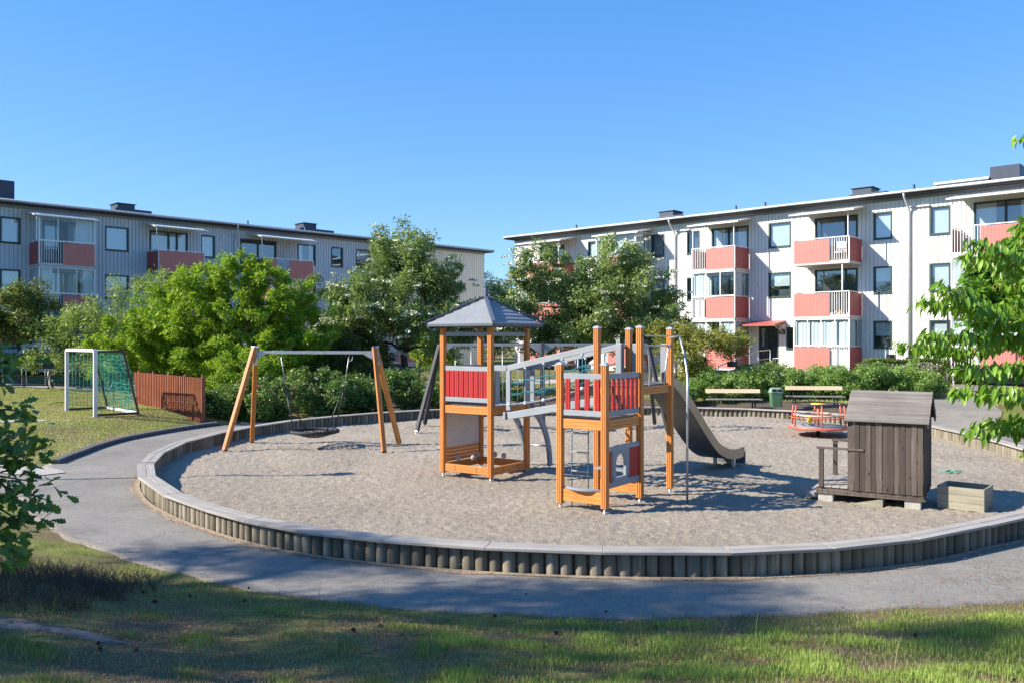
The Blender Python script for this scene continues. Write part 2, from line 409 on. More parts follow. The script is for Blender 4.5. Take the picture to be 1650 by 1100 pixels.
ground = sheet_grid('ground', grid_axis((-30, 30, .3), (-420, 420)), grid_axis((-2, 60, .3), (-80, 700)), zg, 'grass')
tag(ground, kind='structure')
# ================================================================= SETTING
random.seed(7); rng = np.random.default_rng(11)
RIM = [(-6.37,14.4),(-5.23,12.7),(-4.22,11.6),(-3.43,10.87),(-2.49,10.23),(-1.5,9.8),(-.3,9.45),(1.0,9.25),(2.4,9.22),(3.6,9.42),(4.75,9.85),(6.0,10.6),(7.4,11.5),(8.6,12.55),(9.7,13.9),(10.6,15.6),(11.1,17.3),(11.45,19.4),(11.65,21.4),(11.7,23.4),(11.3,25.4),(10.7,26.9),(9.7,28.2),(8.2,29.2),(6.5,29.8),(4.6,30.0),(2.5,29.95),(.5,29.8),(-1.3,29.5),(-3.0,28.7),(-4.4,27.6),(-5.6,26.3),(-6.6,24.8),(-7.2,23.2),(-7.6,21.4),(-7.75,19.4),(-7.5,17.5),(-7.0,15.8)]
_ra = np.array([math.atan2(y-PY, x-PX) for x, y in RIM]); _rr = np.array([math.hypot(x-PX, y-PY) for x, y in RIM])
_o = np.argsort(_ra); _ra = _ra[_o]; _rr = _rr[_o]
_ra = np.concatenate([_ra-2*np.pi, _ra, _ra+2*np.pi]); _rr = np.tile(_rr, 3)
def rrim(x, y): return np.interp(np.arctan2(y-PY, x-PX), _ra, _rr)
# lower the base ground under the sand
me = ground.data; co = np.zeros(len(me.vertices)*3, dtype=np.float32); me.vertices.foreach_get('co', co); co = co.reshape(-1, 3)
fr = np.hypot(co[:, 0]-PX, co[:, 1]-PY)/rrim(co[:, 0], co[:, 1])
co[:, 2] -= .3*(fr < .985); me.vertices.foreach_set('co', co.ravel()); me.update()
# sand
n = 512; L = 24.0
def band(n, L, lo, hi, seed):
    r = np.random.default_rng(seed).standard_normal((n, n)); f = np.fft.fft2(r)
    k = np.fft.fftfreq(n, L/n); K = np.hypot(*np.meshgrid(k, k)); f[(K < 1/hi) | (K > 1/lo)] = 0
    o = np.real(np.fft.ifft2(f)); return o/o.std()
sx = np.linspace(-10, 14, n); sy = np.linspace(7.5, 31.5, n)
SZ = .0068*band(n, L, .094, .2, 1)+.004*band(n, L, .2, .5, 2)+.003*band(n, L, .6, 1.5, 7)+.013*band(n, L, 1.8, 5, 3)
SX, SY = np.meshgrid(sx, sy)
SZ = SZ - .012*np.clip(band(n, L, .15, .4, 4)-1.1, 0, 2)
_f = np.hypot(SX-PX, SY-PY)/rrim(SX, SY)
SZ = np.clip(SZ, -.075, .07)+.06*sstep(.8, .98, _f)*sstep(16, 10, SY)
for hx, hy, hr, hd in ((-4.85, 20.75, .55, .06), (-1.45, 25, .4, .06), (-.05, 25, .4, .06), (1.72, 25, .4, .06), (2.95, 25, .4, .06), (5.3, 18.35, .5, .05), (8.57, 23.6, .9, .03)):
    SZ = SZ-hd*np.exp(-((SX-hx)**2+(SY-hy)**2)/hr**2)+.3*hd*np.exp(-(np.hypot(SX-hx, SY-hy)-hr*1.7)**2/(.35*hr)**2)
def sandz(x, y):
    i = int(round((y-7.5)/(24/(n-1)))); j = int(round((x+10)/(24/(n-1)))); return float(SZ[i, j])
V = np.stack([SX.ravel(), SY.ravel(), SZ.ravel()], 1)
I, J = np.meshgrid(np.arange(n-1), np.arange(n-1)); a = (J*n+I).ravel(); F = np.stack([a, a+1, a+n+1, a+n], 1)
cf = _f[:-1, :-1].ravel(); F = F[cf < .992]
tag(np_mesh('sand', V, F, 'sand', smooth=True), kind='structure')
# ring path
TH = np.radians([-180, -173, -155, -139, -126, -112, -95, -84, -73, -60, -40, 0, 22, 28]); OUT = [11.9, 11.9, 11.5, 11.35, 11.35, 11.6, 11.45, 11.25, 11.3, 11.9, 12.8, 13.7, 14.0, 14.2]
def ring(name, t0, t1, inner, outer, mat, zo, nr=14, nt=260):
    V = []; F = []
    for i in range(nt+1):
        th = t0+(t1-t0)*i/nt; r0 = inner(th); r1 = outer(th)
        for j in range(nr+1):
            r = r0+(r1-r0)*(j/nr if nr < 5 else (1 if j == nr else j/(nr-1)*.998)); x = PX+r*math.cos(th); y = PY+r*math.sin(th); V.append((x, y, zgf(x, y)+(zo if j < nr or nr < 5 else -.05)))
    m = nr+1
    for i in range(nt):
        for j in range(nr): F.append((i*m+j, i*m+j+1, (i+1)*m+j+1, (i+1)*m+j))
    return tag(np_mesh(name, np.array(V), np.array(F), mat, smooth=False), kind='structure')
def rr_(th): return float(np.interp((th+np.pi) % (2*np.pi)-np.pi, _ra, _rr))
def out1(th): return float(np.interp(th, TH, OUT))+.03*math.sin(th*37)+.02*math.sin(th*91)
ring('path', R(-180), R(28), lambda th: rr_(th)-.03, out1, 'asph', .012)
TH2 = np.radians([108, 122, 135, 151, 167, 180]); OUT2 = [11.4, 12.4, 13.0, 12.9, 12.5, 11.9]
ring('path', R(108), R(180), lambda th: rr_(th)-.03, lambda th: float(np.interp(th, TH2, OUT2)), 'asph', .012, nt=90)
ring('path_edge_litter', R(-180), R(28), lambda th: rr_(th)-.05, lambda th: rr_(th)+.045+.05*max(0, math.sin(th*23)+.6*math.sin(th*61)), 'edgeg', .018, nr=2, nt=500)
ring('mulch_bed', R(28), R(108), lambda th: rr_(th)-.03, lambda th: 15.2+.4*math.sin(th*9), 'soil', .014, nt=90)
tag(strip_sheet('path', [(-7.9, 14.4), (-10, 14.6), (-18, 14.0), (-30, 14.5)], [3.4, 4.6, 4.0, 3.5], 'asph', .0145), kind='structure')
tag(strip_sheet('gravel_strip', [(-8.7, 16.2), (-9.6, 17.0), (-11, 17.4), (-14, 17.2)], [.5, .9, .9, .5], 'gravel', .03), kind='structure')
tag(strip_sheet('path', [(12.0, 24.5), (14.2, 28), (17.2, 33), (20.5, 37.2), (27, 41)], [3.6, 3.6, 2.6, 2.3, 2.3], 'asph', .02), kind='structure')
tag(strip_sheet('path', [(12.9, 25.0), (15, 23.5), (22, 22)], [2, 1.6, 1.6], 'asph', .024), kind='structure')
tag(strip_sheet('path', [(-3.6, 29.2), (-5.6, 33), (-8.2, 38.5)], [2.4, 2.6, 3.0], 'asph', .02), kind='structure')
tag(strip_sheet('street', [(-30, 36.8), (-18, 36.0), (-8, 40.2), (2, 44), (12, 45), (18, 44.5)], [1.7, 1.7, 3.0, 2.6, 2.2, 2], 'gravel', .03), kind='structure')
tag(strip_sheet('bare_patch', [(-15.3, 24.0), (-14.2, 23.9), (-13.0, 24.2)], [.3, .9, .3], 'gravel', .02), kind='structure')
# kerb
kb = MB(); pr = []
for i in range(61):
    th = R(187-38*i/60); r = float(np.interp(th, np.append(TH2, R(187)), OUT2+[11.75]))
    pr.append(Vector((PX+r*math.cos(th), PY+r*math.sin(th), 0)))
for i in range(60): kb.beam((pr[i].x, pr[i].y, zgf(pr[i].x, pr[i].y)+.05), (pr[i+1].x, pr[i+1].y, zgf(pr[i+1].x, pr[i+1].y)+.05), .2, .13)
tag(kb.build('kerb', plain('dark_kerb', (.10, .10, .105), .9, 0, .25, 12, .5), bevel=.03), kind='structure')

# ---------------------------------------------------------------- timber edging
edge = empty('timber_edging', (PX, PY, 0), 0, 'round timber log edging with weathered plank top around the sand play area', 'edging')
Lp = [Vector((x-PX, y-PY, 0)) for x, y in RIM]; nR = len(Lp)
ZT = .30
for i in range(nR):
    a, b = Lp[i], Lp[(i+1) % nR]
    na, nb = -a.normalized(), -b.normalized(); d = (b-a).normalized(); m_ = MB()
    for k, (o0, o1) in enumerate(((-.015, .125), (.131, .27))):
        z1 = ZT-.003*random.random()
        ga, gb = a+d*.002, b-d*.002
        q = [ga+na*o0, gb+nb*o0, gb+nb*o1, ga+na*o1]
        m_.add([(p.x, p.y, z1-.036) for p in q]+[(p.x, p.y, z1) for p in q], [(3,2,1,0),(4,5,6,7),(0,1,5,4),(1,2,6,5),(2,3,7,6),(3,0,4,7)])
    # grain along the board: build in a rotated local frame
    ang = math.atan2(d.y, d.x); mt = Matrix.Rotation(-ang, 4, 'Z'); mid = (a+b)/2
    m_.v = [tuple(mt @ (Vector(v)-mid)) for v in m_.v]
    o = m_.build('cap_plank', 'cappl', edge, bevel=.006); o.location = mid; o.rotation_euler = (0, 0, ang)
logs = []
for i in range(nR):
    a, b = Lp[i], Lp[(i+1) % nR]; k = max(1, round((b-a).length/.162))
    for j in range(k):
        p = a.lerp(b, (j+.5)/k); q = p-p.normalized()*.125
        logs.append((q.x, q.y))
logs.sort(key=lambda q: math.hypot(q[0]+PX, q[1]+PY))
def log_mb(mb, x, y, r, top):
    k = 12; ph = random.random()*6
    z0 = -.35
    rings = []; lean = random.uniform(-.006, .006)
    for z, rr in ((z0, 1), (top-.03, 1), (top-.001, .93)):
        rings.append((z, rr*r))
    vs = [(x+lean*(z > 0)+rr*math.cos(ph+2*math.pi*j/k)*(1+.04*math.sin(3*j)), y+rr*math.sin(ph+2*math.pi*j/k), z) for z, rr in rings for j in range(k)]
    fs = [(i*k+j, i*k+(j+1) % k, (i+1)*k+(j+1) % k, (i+1)*k+j) for i in range(2) for j in range(k)]
    mb.add(vs, fs, True); mb.add(vs[2*k:], [tuple(range(k))])
for (x, y) in logs[:100]:
    m_ = MB(); log_mb(m_, 0, 0, random.uniform(.068, .086), .262+random.uniform(-.022, .001)); o = m_.build('log', 'log', edge); o.location = (x, y, 0); o.rotation_euler = (0, 0, random.random()*6)
m_ = MB()
for (x, y) in logs[100:]: log_mb(m_, x, y, random.uniform(.068, .086), .262+random.uniform(-.02, .001))
tag(m_.build('log', 'log', edge), kind='stuff')

m_ = MB()
for i in range(nR):
    a, b = Lp[i], Lp[(i+1) % nR]; a = a-a.normalized()*.127; b = b-b.normalized()*.127; m_.beam((a.x, a.y, .05), (b.x, b.y, .05), .02, .38)
m_.build('backing_sheet', 'soil', edge)
# ================================================================= CLIMBING FRAME
TFO = Vector((1.41, 12.8, 0)); TFA = math.atan2(.81, .585)
cf_ = empty('climbing_frame', TFO, TFA, 'orange and grey climbing frame, two towers joined by a rope bridge, with a slide', 'climbing frame')
def post_poly(h=.05, cx=0, cy=0):
    pts = []
    prof = [(-h+.008, 0), (-.024, 0), (-.018, .012), (-.012, 0), (.012, 0), (.018, .012), (.024, 0), (h-.008, 0)]
    for k in range(4):
        ca, sa = math.cos(k*math.pi/2), math.sin(k*math.pi/2)
        for t, d in prof: x, y = t, -h+d; pts.append((cx+x*ca-y*sa, cy+x*sa+y*ca))
    return pts
def grooved(mb, p0, p1, h, th, g=2):
    """board from p0 to p1 (centre line) with grooves along both faces"""
    p0, p1 = Vector(p0), Vector(p1); d = (p1-p0).normalized(); s = d.cross(Vector((0, 0, 1))).normalized(); u = s.cross(d)
    pr_ = [(-th/2, -h/2)]; 
    def side(sg):
        o = []
        for k in range(g):
            c = -h/2+h*(k+1)/(g+1); o += [(c-.006, 0), (c, .008), (c+.006, 0)]
        return o
    L_ = [(-th/2, -h/2+.004)]+[(-th/2+dd, z) for z, dd in side(1)]+[(-th/2, h/2-.004), (-th/2+.004, h/2), (th/2-.004, h/2), (th/2, h/2-.004)]+[(th/2-dd, z) for z, dd in reversed(side(1))]+[(th/2, -h/2+.004), (th/2-.004, -h/2), (-th/2+.004, -h/2)]
    n_ = len(L_); vs = [p+s*x+u*z for p in (p0, p1) for x, z in L_]
    mb.add(vs, [tuple(range(n_)), tuple(reversed(range(n_, 2*n_)))]+[(i, n_+i, n_+(i+1) % n_, (i+1) % n_) for i in range(n_)])
def post(x, y, top, bottom=.07):
    m_ = MB(); m_.prism(post_poly(), bottom, top); o = m_.build('post', 'orgz', cf_); o.location = (x, y, 0)
    c = MB(); c.add([(sx*.056, sy*.056, z) for z in (top-.012, top+.008) for sx, sy in ((-1,-1),(1,-1),(1,1),(-1,1))]+[(sx*.022, sy*.022, top+.032) for sx, sy in ((-1,-1),(1,-1),(1,1),(-1,1))],
        [(3,2,1,0),(0,1,5,4),(1,2,6,5),(2,3,7,6),(3,0,4,7),(4,5,9,8),(5,6,10,9),(6,7,11,10),(7,4,8,11),(8,9,10,11)])
    if top != 2.86: c.build('post_cap', 'cap', o)
    f = MB(); f.tube([(0, 0, -.2), (0, 0, bottom+.02)], .022, 10); f.box((0, 0, bottom-.004), (.075, .075, .012)); f.build('post_foot', 'galv', o)
for x, y, t in ((0, 0, 2.25), (0, .8, 2.25), (1.15, 0, 2.83), (1.15, .8, 2.83), (2.28, 0, 2.82), (2.28, .8, 2.82)): post(x, y, t)
TX0, TX1, TY0, TY1 = 1.34, 2.52, 3.2, 4.36
for x in (TX0, TX1):
    for y in (TY0, TY1): post(x, y, 2.86)
def ins(a, b, e=.05):
    a, b = Vector(a), Vector(b); d = (b-a).normalized(); return a+d*e, b-d*e
def fbeam(p, q, z, h, mat='org', g=2, th=.045, name='deck_beam', e=.05):
    a, b = ins((*p, z), (*q, z), e); m_ = MB(); grooved(m_, a, b, h, th, g)
    ax = 'x' if abs(b.x-a.x) > abs(b.y-a.y) else 'y'
    return m_.build(name, mat+ax, cf_)
# deck beams: tower 1
T1 = [(TX0, TY0), (TX1, TY0), (TX1, TY1), (TX0, TY1)]
for i in range(4):
    fbeam(T1[i], T1[(i+1) % 4], 1.30, .145); 
    fbeam(T1[i], T1[(i+1) % 4], .17, .145, name='base_beam')
    if i in (0, 3): fbeam(T1[i], T1[(i+1) % 4], 2.74, .075, 'gry', 0, .04, 'top_rail')
    else: fbeam(T1[i], T1[(i+1) % 4], 2.77, .06, 'gry', 0, .04, 'top_rail')
A = [(0, 0), (1.15, 0), (1.15, .8), (0, .8)]; B = [(1.15, 0), (2.28, 0), (2.28, .8), (1.15, .8)]
for i in range(4): fbeam(A[i], A[(i+1) % 4], 1.325, .15)
for i in range(3): fbeam(B[i], B[i+1], 1.795, .13)
fbeam(B[3], B[0], 1.78, .11)
fbeam(A[3], A[0], .21, .19, name='base_beam'); fbeam(A[1], A[2], .21, .17, name='base_beam')
def deck(x0, x1, y0, y1, z):
    m_ = MB(); k = round((x1-x0)/.12); w = (x1-x0)/k
    for i in range(k): m_.box((x0+w*(i+.5), (y0+y1)/2, z), (w-.008, y1-y0, .03))
    m_.build('deck', 'deck', cf_)
deck(TX0+.05, TX1-.05, TY0+.03, TY1-.03, 1.392); deck(.05, 1.1, .03, .77, 1.418); deck(1.2, 2.23, .03, .77, 1.878)
def guard(p, q, zt, zb, slat, gap, th=.04, rh=.085, boards='red', sl_th=.03, off=0):
    """grey top and bottom rail with upright red slats"""
    a, b = ins((*p, zt-rh/2), (*q, zt-rh/2)); m_ = MB(); m_.beam(a, b, th, rh)
    a2, b2 = ins((*p, zb+rh/2), (*q, zb+rh/2)); m_.beam(a2, b2, th, rh)
    ax = 'x' if abs(b.x-a.x) > abs(b.y-a.y) else 'y'
    o = m_.each('guard_rail', 'gry'+ax, cf_, bevel=.004)[0]
    s_ = MB(); Lh = (b-a).length; k = int(Lh/(slat+gap)); pitch = Lh/k; d = (b-a).normalized()
    for i in range(k):
        c = a+d*pitch*(i+.5); hz = (zt-rh+zb+rh)/2; hh = zt-zb-2*rh-.004
        ang = math.atan2(d.y, d.x)
        # slat with a centre groove
        for sg in (-1, 1): s_.box((c.x+sg*d.x*slat*.26, c.y+sg*d.y*slat*.26, hz), (slat*.48, sl_th, hh), rz=ang)
        s_.box((c.x, c.y, hz), (slat*.1, sl_th*.6, hh-.001), rz=ang)
    s_.build('slat_panel', boards, o, bevel=.003)
guard((TX0, TY0), (TX0, TY1), 2.13, 1.45, .095, .022)
guard((TX0, TY1), (TX1, TY1), 2.13, 1.45, .095, .022)
guard((0, 0), (0, .8), 2.11, 1.455, .08, .06)
guard((0, 0), (1.15, 0), 2.11, 1.455, .085, .055)
# low window panel on the front right face of the small tower
m_ = MB(); m_.beam((.05, 0, .955), (1.10, 0, .955), .04, .075); m_.beam((.05, 0, .40), (1.10, 0, .40), .04, .09)
wp = m_.each('guard_rail', 'gryx', cf_, bevel=.004)[0]
s_ = MB()
for x in (.09, .155): s_.box((x, 0, .68), (.055, .03, .46))
for x in (.80, .89, .98, 1.06): s_.box((x, 0, .68), (.075, .03, .46))
s_.v, s_.f = s_.v, s_.f
q_ = MB(); q_.v = s_.v[:16]; q_.f = s_.f[:12]; q_.r = s_.r[:12]; q_.sm = s_.sm[:12]; q_.build('slat_panel', 'red', wp, bevel=.003)
q_ = MB(); q_.v = s_.v[16:]; q_.f = [tuple(i-16 for i in f) for f in s_.f[12:]]; q_.r = s_.r[12:]; q_.sm = s_.sm[12:]; q_.build('slat_panel', 'red', wp, bevel=.003)
# grey board with an arched opening
po = [(.20, .445), (.74, .445), (.74, .925), (.20, .925)]
ar = [(.31, .50)]+[(.31+.16*(1-math.cos(math.pi*k/12)), .70+.16*math.sin(math.pi*k/12)) for k in range(13)]+[(.63, .50)]
m_ = MB()
out = [(.20, .445), (.20, .70)]+[(.20+.27*(1-math.cos(math.pi*k/12)), .70+.225*math.sin(math.pi*k/12)) for k in range(13)]
outl = [(.20, .445), (.20, .925), (.74, .925), (.74, .445)]
def strip_y(mb, A_, B_, y0, y1):
    n_ = len(A_); vs = [(x, y, z) for y in (y0, y1) for x, z in A_]+[(x, y, z) for y in (y0, y1) for x, z in B_]
    fs = []
    for i in range(n_-1):
        fs += [(i, i+1, 2*n_+i+1, 2*n_+i), (n_+i+1, n_+i, 3*n_+i, 3*n_+i+1), (i+1, i, n_+i, n_+i+1), (2*n_+i, 2*n_+i+1, 3*n_+i+1, 3*n_+i)]
    mb.add(vs, fs)
inn = [(.31, .50), (.31, .60), (.31, .70)]+[(.31+.16*(1-math.cos(math.pi*k/12)), .70+.16*math.sin(math.pi*k/12)) for k in range(1, 12)]+[(.63, .70), (.63, .60), (.63, .50)]
ou = [(.20, .446), (.20, .60), (.20, .80), (.20, .925)]+[(.20+.54*k/9, .925) for k in range(1, 10)]+[(.74, .80), (.74, .60), (.74, .446)]
ou = ou[:3]+[(.20, .925)]+[(.20+.54*k/10, .925) for k in range(1, 11)]+[(.74, .80), (.74, .60), (.74, .446)]
strip_y(m_, inn, ou, -.022, .022); m_.box((.47, 0, .473), (.54, .044, .054)); m_.build('window_panel', 'gryz', cf_)
# seat with curved front on the base of the small tower
m_ = MB(); pl = [(0.02, .06), (.02, .74)]+[(.02-.13*math.sin(math.pi*k/10), .74-.68*k/10) for k in range(1, 10)]
m_.prism(pl[::-1], .31, .345); m_.build('seat', 'gryy', cf_, bevel=.004)
m_ = MB(); m_.prism([(.9, .08), (1.12, .08), (1.12, .72), (.9, .72)], .50, .525); m_.build('seat', 'gryy', cf_)
# white play panel and planks on the left rear face
m_ = MB(); m_.box(((TX0+TX1)/2, TY1, .865), (1.07, .02, .70)); pp = m_.build('play_panel', 'panelwhite', cf_)
m_ = MB()
for px_, pz in ((-.38, .27), (-.34, .27), (.1, -.02), (.14, -.02), (-.15, -.25), (-.1, -.25), (.36, -.3), (.41, -.3), (-.42, .1)):
    m_.tube([((TX0+TX1)/2+px_, TY1-.013, .865+pz), ((TX0+TX1)/2+px_, TY1-.009, .865+pz)], .008, 8)
m_.build('hole', 'blackm', pp)
m_ = MB()
for k in range(4): m_.box(((TX0+TX1)/2, TY1, .29+.07*k), (1.08, .035, .062))
m_.build('plank_panel', 'orgx', cf_, bevel=.003)
m_ = MB()
for x, y, z in ((1.7, 3.9, .34), (2.1, 4.1, .34), (2.3, 3.6, .34), (1.6, 4.2, .33), (2.4, 3.9, .33)): m_.lathe([(.001, -.055), (.035, -.045), (.055, 0), (.035, .045), (.001, .055)], 12, (x, y, z))
m_.each('play_ball', 'conc', cf_)
m_ = MB()
for f, ps in (('x', ((TX0-.026, 3.52), (TX0-.026, 4.04))), ('y', ((1.7, TY0-.026), (2.16, TY0-.026)))):
    for (x, y) in ps:
        for z in (.145, .195): m_.tube([(x, y, z), ((x+.006), y, z)] if f == 'x' else [(x, y, z), (x, y+.006, z)], .011, 10)
m_.build('bolt', 'blackm', cf_)
# roof
RCX, RCY = (TX0+TX1)/2, (TY0+TY1)/2; HR = .83; ZE, ZA = 2.93, 3.45
roof = MB(); NB = 7
for sdi in range(4):
    mt = Matrix.Rotation(sdi*math.pi/2, 4, 'Z')
    for k in range(NB):
        t0, t1 = k/NB, (k+1.16)/NB if k < NB-1 else .995
        r0, r1 = HR*(1-t0), HR*(1-t1); z0, z1 = ZE+(ZA-ZE)*t0+.022, ZE+(ZA-ZE)*t1+.004
        vs = [(-r0, -r0, z0), (r0, -r0, z0), (r1, -r1, z1), (-r1, -r1, z1), (-r0, -r0, z0-.024), (r0, -r0, z0-.024), (r1, -r1, z1-.016), (-r1, -r1, z1-.016)]
        roof.add([mt @ Vector(v) for v in vs], [(0,1,2,3),(7,6,5,4),(0,4,5,1),(2,6,7,3),(1,5,6,2),(3,7,4,0)])
ro = roof.build('roof', 'slate', cf_); ro.location = (RCX, RCY, 0)
m_ = MB()
for sx, sy in ((-1,-1),(1,-1),(1,1),(-1,1)):
    m_.beam((sx*(HR+.02), sy*(HR+.02), ZE+.028), (sx*.03, sy*.03, ZA+.02), .075, .03)
for k in range(4):
    mt = Matrix.Rotation(k*math.pi/2, 4, 'Z'); m_.beam(mt @ Vector((-HR+.03, -HR+.02, ZE-.02)), mt @ Vector((HR-.03, -HR+.02, ZE-.02)), .03, .05)
m_.build('ridge_board', 'ridge', ro, bevel=.004)
m_ = MB(); m_.box((0, 0, ZA+.07), (.10, .10, .22)); m_.build('finial', 'ridge', ro, bevel=.01)
m_ = MB(); m_.box((0, -.5, ZE-.03), (1.3, .05, .05)); m_.box((0, .5, ZE-.03), (1.3, .05, .05)); m_.each('rafter', 'gryx', ro)
# bridge between the towers
bx0, bx1 = 1.36, 2.14
def bridge_rail(x, y0, z0, y1, z1, h, th, mat='gryy'): 
    m_ = MB(); m_.beam((x, y0, z0), (x, y1, z1), th, h); return m_.build('handrail' if h < .13 else 'bridge_beam', mat, cf_, bevel=.006)
for x in (bx0, bx1):
    bridge_rail(x, 2.82, 2.11, .86, 2.52, .105, .05); bridge_rail(x, 2.80, 1.235, .86, 1.60, .13, .07)
m_ = MB()
for x in (bx0, bx1): m_.beam((x, 3.15, 2.11), (x, 2.83, 2.11), .05, .105)
m_.each('handrail', 'gryy', cf_, bevel=.004)
m_ = MB(); m_.box((1.75, 2.86, 1.235), (.90, .05, .14)); m_.build('bridge_beam', 'gryx', cf_, bevel=.004)
m_ = MB(); m_.box((1.45, 3.13, 1.78), (.12, .035, .80)); m_.box((2.42, 3.13, 1.78), (.12, .035, .80)); m_.box((bx0, 2.80, 1.70), (.035, .09, .72)); m_.box((bx1, 2.80, 1.70), (.035, .09, .72))
m_.each('entrance_board', 'gryz', cf_, bevel=.004)
m_ = MB(); m_.box((1.27, .87, 2.17), (.11, .035, .80)); m_.box((2.16, .87, 2.17), (.11, .035, .80)); m_.box((1.33, .90, 2.19), (.03, .12, .74)); m_.box((2.08, .90, 2.19), (.03, .12, .74))
m_.box((2.28, .68, 2.2), (.035, .12, .72)); m_.box((2.28, .12, 2.2), (.035, .12, .72))
m_.each('entrance_board', 'gryz', cf_, bevel=.012)
net = MB(); kn = MB(); rg = MB()
def zb_(y): return 1.42+(1.90-1.42)*(3.1-y)/2.2-.10*math.sin(math.pi*min(1, max(0, (3.1-y)/2.2)))
def zr_(y): return 2.11+(2.52-2.11)*(2.82-y)/1.96-.05
ys = [2.78, 2.42, 2.02, 1.62, 1.22, .95]
for x in (bx0, bx1):
    for i, y in enumerate(ys):
        net.tube([(x, y, zr_(y)), (x+.01, y, (zr_(y)+zb_(y))/2), (x, y, zb_(y))], .009, 6)
        kn.lathe([(.001, -.03), (.025, -.02), (.03, 0), (.02, .025), (.001, .03)], 8, (x, y, zr_(y)-.02)); kn.lathe([(.001, -.035), (.035, -.02), (.04, 0), (.03, .03), (.001, .035)], 10, (x, y, zb_(y)))
    for fz in (.33, .66):
        for j in (0, 1):
            pts = []
            for i in range(len(ys)-1):
                for k in range(6):
                    y = ys[i]+(ys[i+1]-ys[i])*k/6; pts.append((x+.012*j, y, zb_(y)+(zr_(y)-zb_(y))*fz-.03*math.sin(math.pi*k/6)-j*.02))
            pts.append((x, ys[-1], zb_(ys[-1])+(zr_(ys[-1])-zb_(ys[-1]))*fz)); net.tube(pts, .007, 6)
y = 3.0
while y > .9:
    rg.tube([(bx0, y, zb_(y)), (bx1, y, zb_(y))], .026, 8); y -= .155
rg.tube([(bx0, yy, zb_(yy)) for yy in np.linspace(3.1, .85, 14)], .012, 6); rg.tube([(bx1, yy, zb_(yy)) for yy in np.linspace(3.1, .85, 14)], .012, 6)
net.build('rope_net', 'rope', cf_); kn.each('rope_knot', 'knob', cf_); rg.build('bridge_rung', plain('grey_blue_rung', (.16, .175, .20), .5), cf_)
# rope ladder under the small tower
rl = MB()
for y in (.44, .74):
    rl.tube([(.25, y, 1.27), (.26, y+.01, .8), (.25, y, .0)], .010, 6)
r2 = MB()
for z in (.25, .55, .85, 1.15): r2.tube([(.25, .43, z), (.25, .75, z)], .014, 8)
lo = rl.build('rope_ladder', 'rope', cf_); r2.each('rung', 'galv', lo)
# curved ladder behind the big tower
cl = MB()
def arc(t, x0, x1, z0): a = t*math.pi/2; return x0+(x1-x0)*math.sin(a), z0*math.cos(a)
for y in (TY0+.12, TY0+.74):
    pts = [(arc(k/14, TX1+.03, TX1+1.02, 1.30)[0], y, arc(k/14, TX1+.03, TX1+1.02, 1.30)[1]) for k in range(14)]+[(TX1+1.02, y, .02)]
    for i in range(len(pts)-1):
        a_, b_ = Vector(pts[i]), Vector(pts[i+1]); d_ = (b_-a_).normalized()*.006; cl.beam(a_-d_, b_+d_, .055, .12, (1, 0, .3))
co_ = cl.each('curved_ladder_rail', 'gryz', cf_, g=14)[0]
r2 = MB()
for k in (2, 5, 8, 11):
    x, z = arc(k/14, TX1+.03, TX1+1.02, 1.30); r2.tube([(x, TY0+.12, z), (x, TY0+.74, z)], .018, 8)
r2.each('rung', 'galv', co_)
# slide
SP = [(2.20, 1.90), (2.36, 1.90), (2.6, 1.86), (2.88, 1.73), (3.27, 1.46), (3.67, 1.17), (4.16, .80), (4.61, .50), (4.9, .36), (5.25, .26), (5.6, .21), (5.9, .20), (6.15, .215)]
def cr(P, n_=6):
    o = []
    for i in range(len(P)-1):
        p0, p1, p2, p3 = P[max(i-1, 0)], P[i], P[i+1], P[min(i+2, len(P)-1)]
        for k in range(n_):
            t = k/n_; o.append(tuple(.5*((2*p1[j])+(-p0[j]+p2[j])*t+(2*p0[j]-5*p1[j]+4*p2[j]-p3[j])*t*t+(-p0[j]+3*p1[j]-3*p2[j]+p3[j])*t**3) for j in range(len(p1))))
    o.append(P[-1]); return o
sp = cr(SP); sl = MB(); w = .27; yc = .40; hw = .17
sec = [(-w-.02, hw), (-w-.02, -.03), (w+.02, -.03), (w+.02, hw), (w, hw), (w, 0), (-w, 0), (-w, hw)]
nrm = []
for i in range(len(sp)):
    a_ = sp[max(i-1, 0)]; b_ = sp[min(i+1, len(sp)-1)]; dx, dz = b_[0]-a_[0], b_[1]-a_[1]; l = math.hypot(dx, dz); nrm.append((-dz/l, dx/l))
for e in range(8):
    s0, s1 = sec[e], sec[(e+1) % 8]; vs = []
    for i, (x, z) in enumerate(sp):
        for sy_, sh in (s0, s1): vs.append((x+nrm[i][0]*sh, yc+sy_, z+nrm[i][1]*sh))
    sl.add(vs, [(2*i, 2*i+1, 2*i+3, 2*i+2) for i in range(len(sp)-1)], True, .5)
for i in (0, len(sp)-1):
    x, z = sp[i]; sl.add([(x+nrm[i][0]*h_, yc+y_, z+nrm[i][1]*h_) for y_, h_ in sec], [tuple(range(8))])
slo = sl.build('slide', 'steel', cf_)
m_ = MB(); m_.box((6.17, yc, .15), (.03, .60, .26)); m_.build('slide_end', plain('dark_grey_slide_foot', (.09, .11, .13), .5), slo)
m_ = MB(); m_.box((5.75, yc-.2, .1), (.08, .06, .30)); m_.box((5.75, yc+.2, .1), (.08, .06, .30)); m_.box((5.75, yc, .235), (.2, .5, .03)); m_.build('slide_foot', 'galv', slo)
m_ = MB()
for y_ in (yc-w-.03, yc+w+.03): m_.tube([(2.33, y_, 1.86), (2.36, y_, 2.2), (2.5, y_, 2.34), (2.7, y_, 2.22), (2.78, y_, 1.95)], .017, 8)
m_.each('hand_hoop', 'galv', cf_)
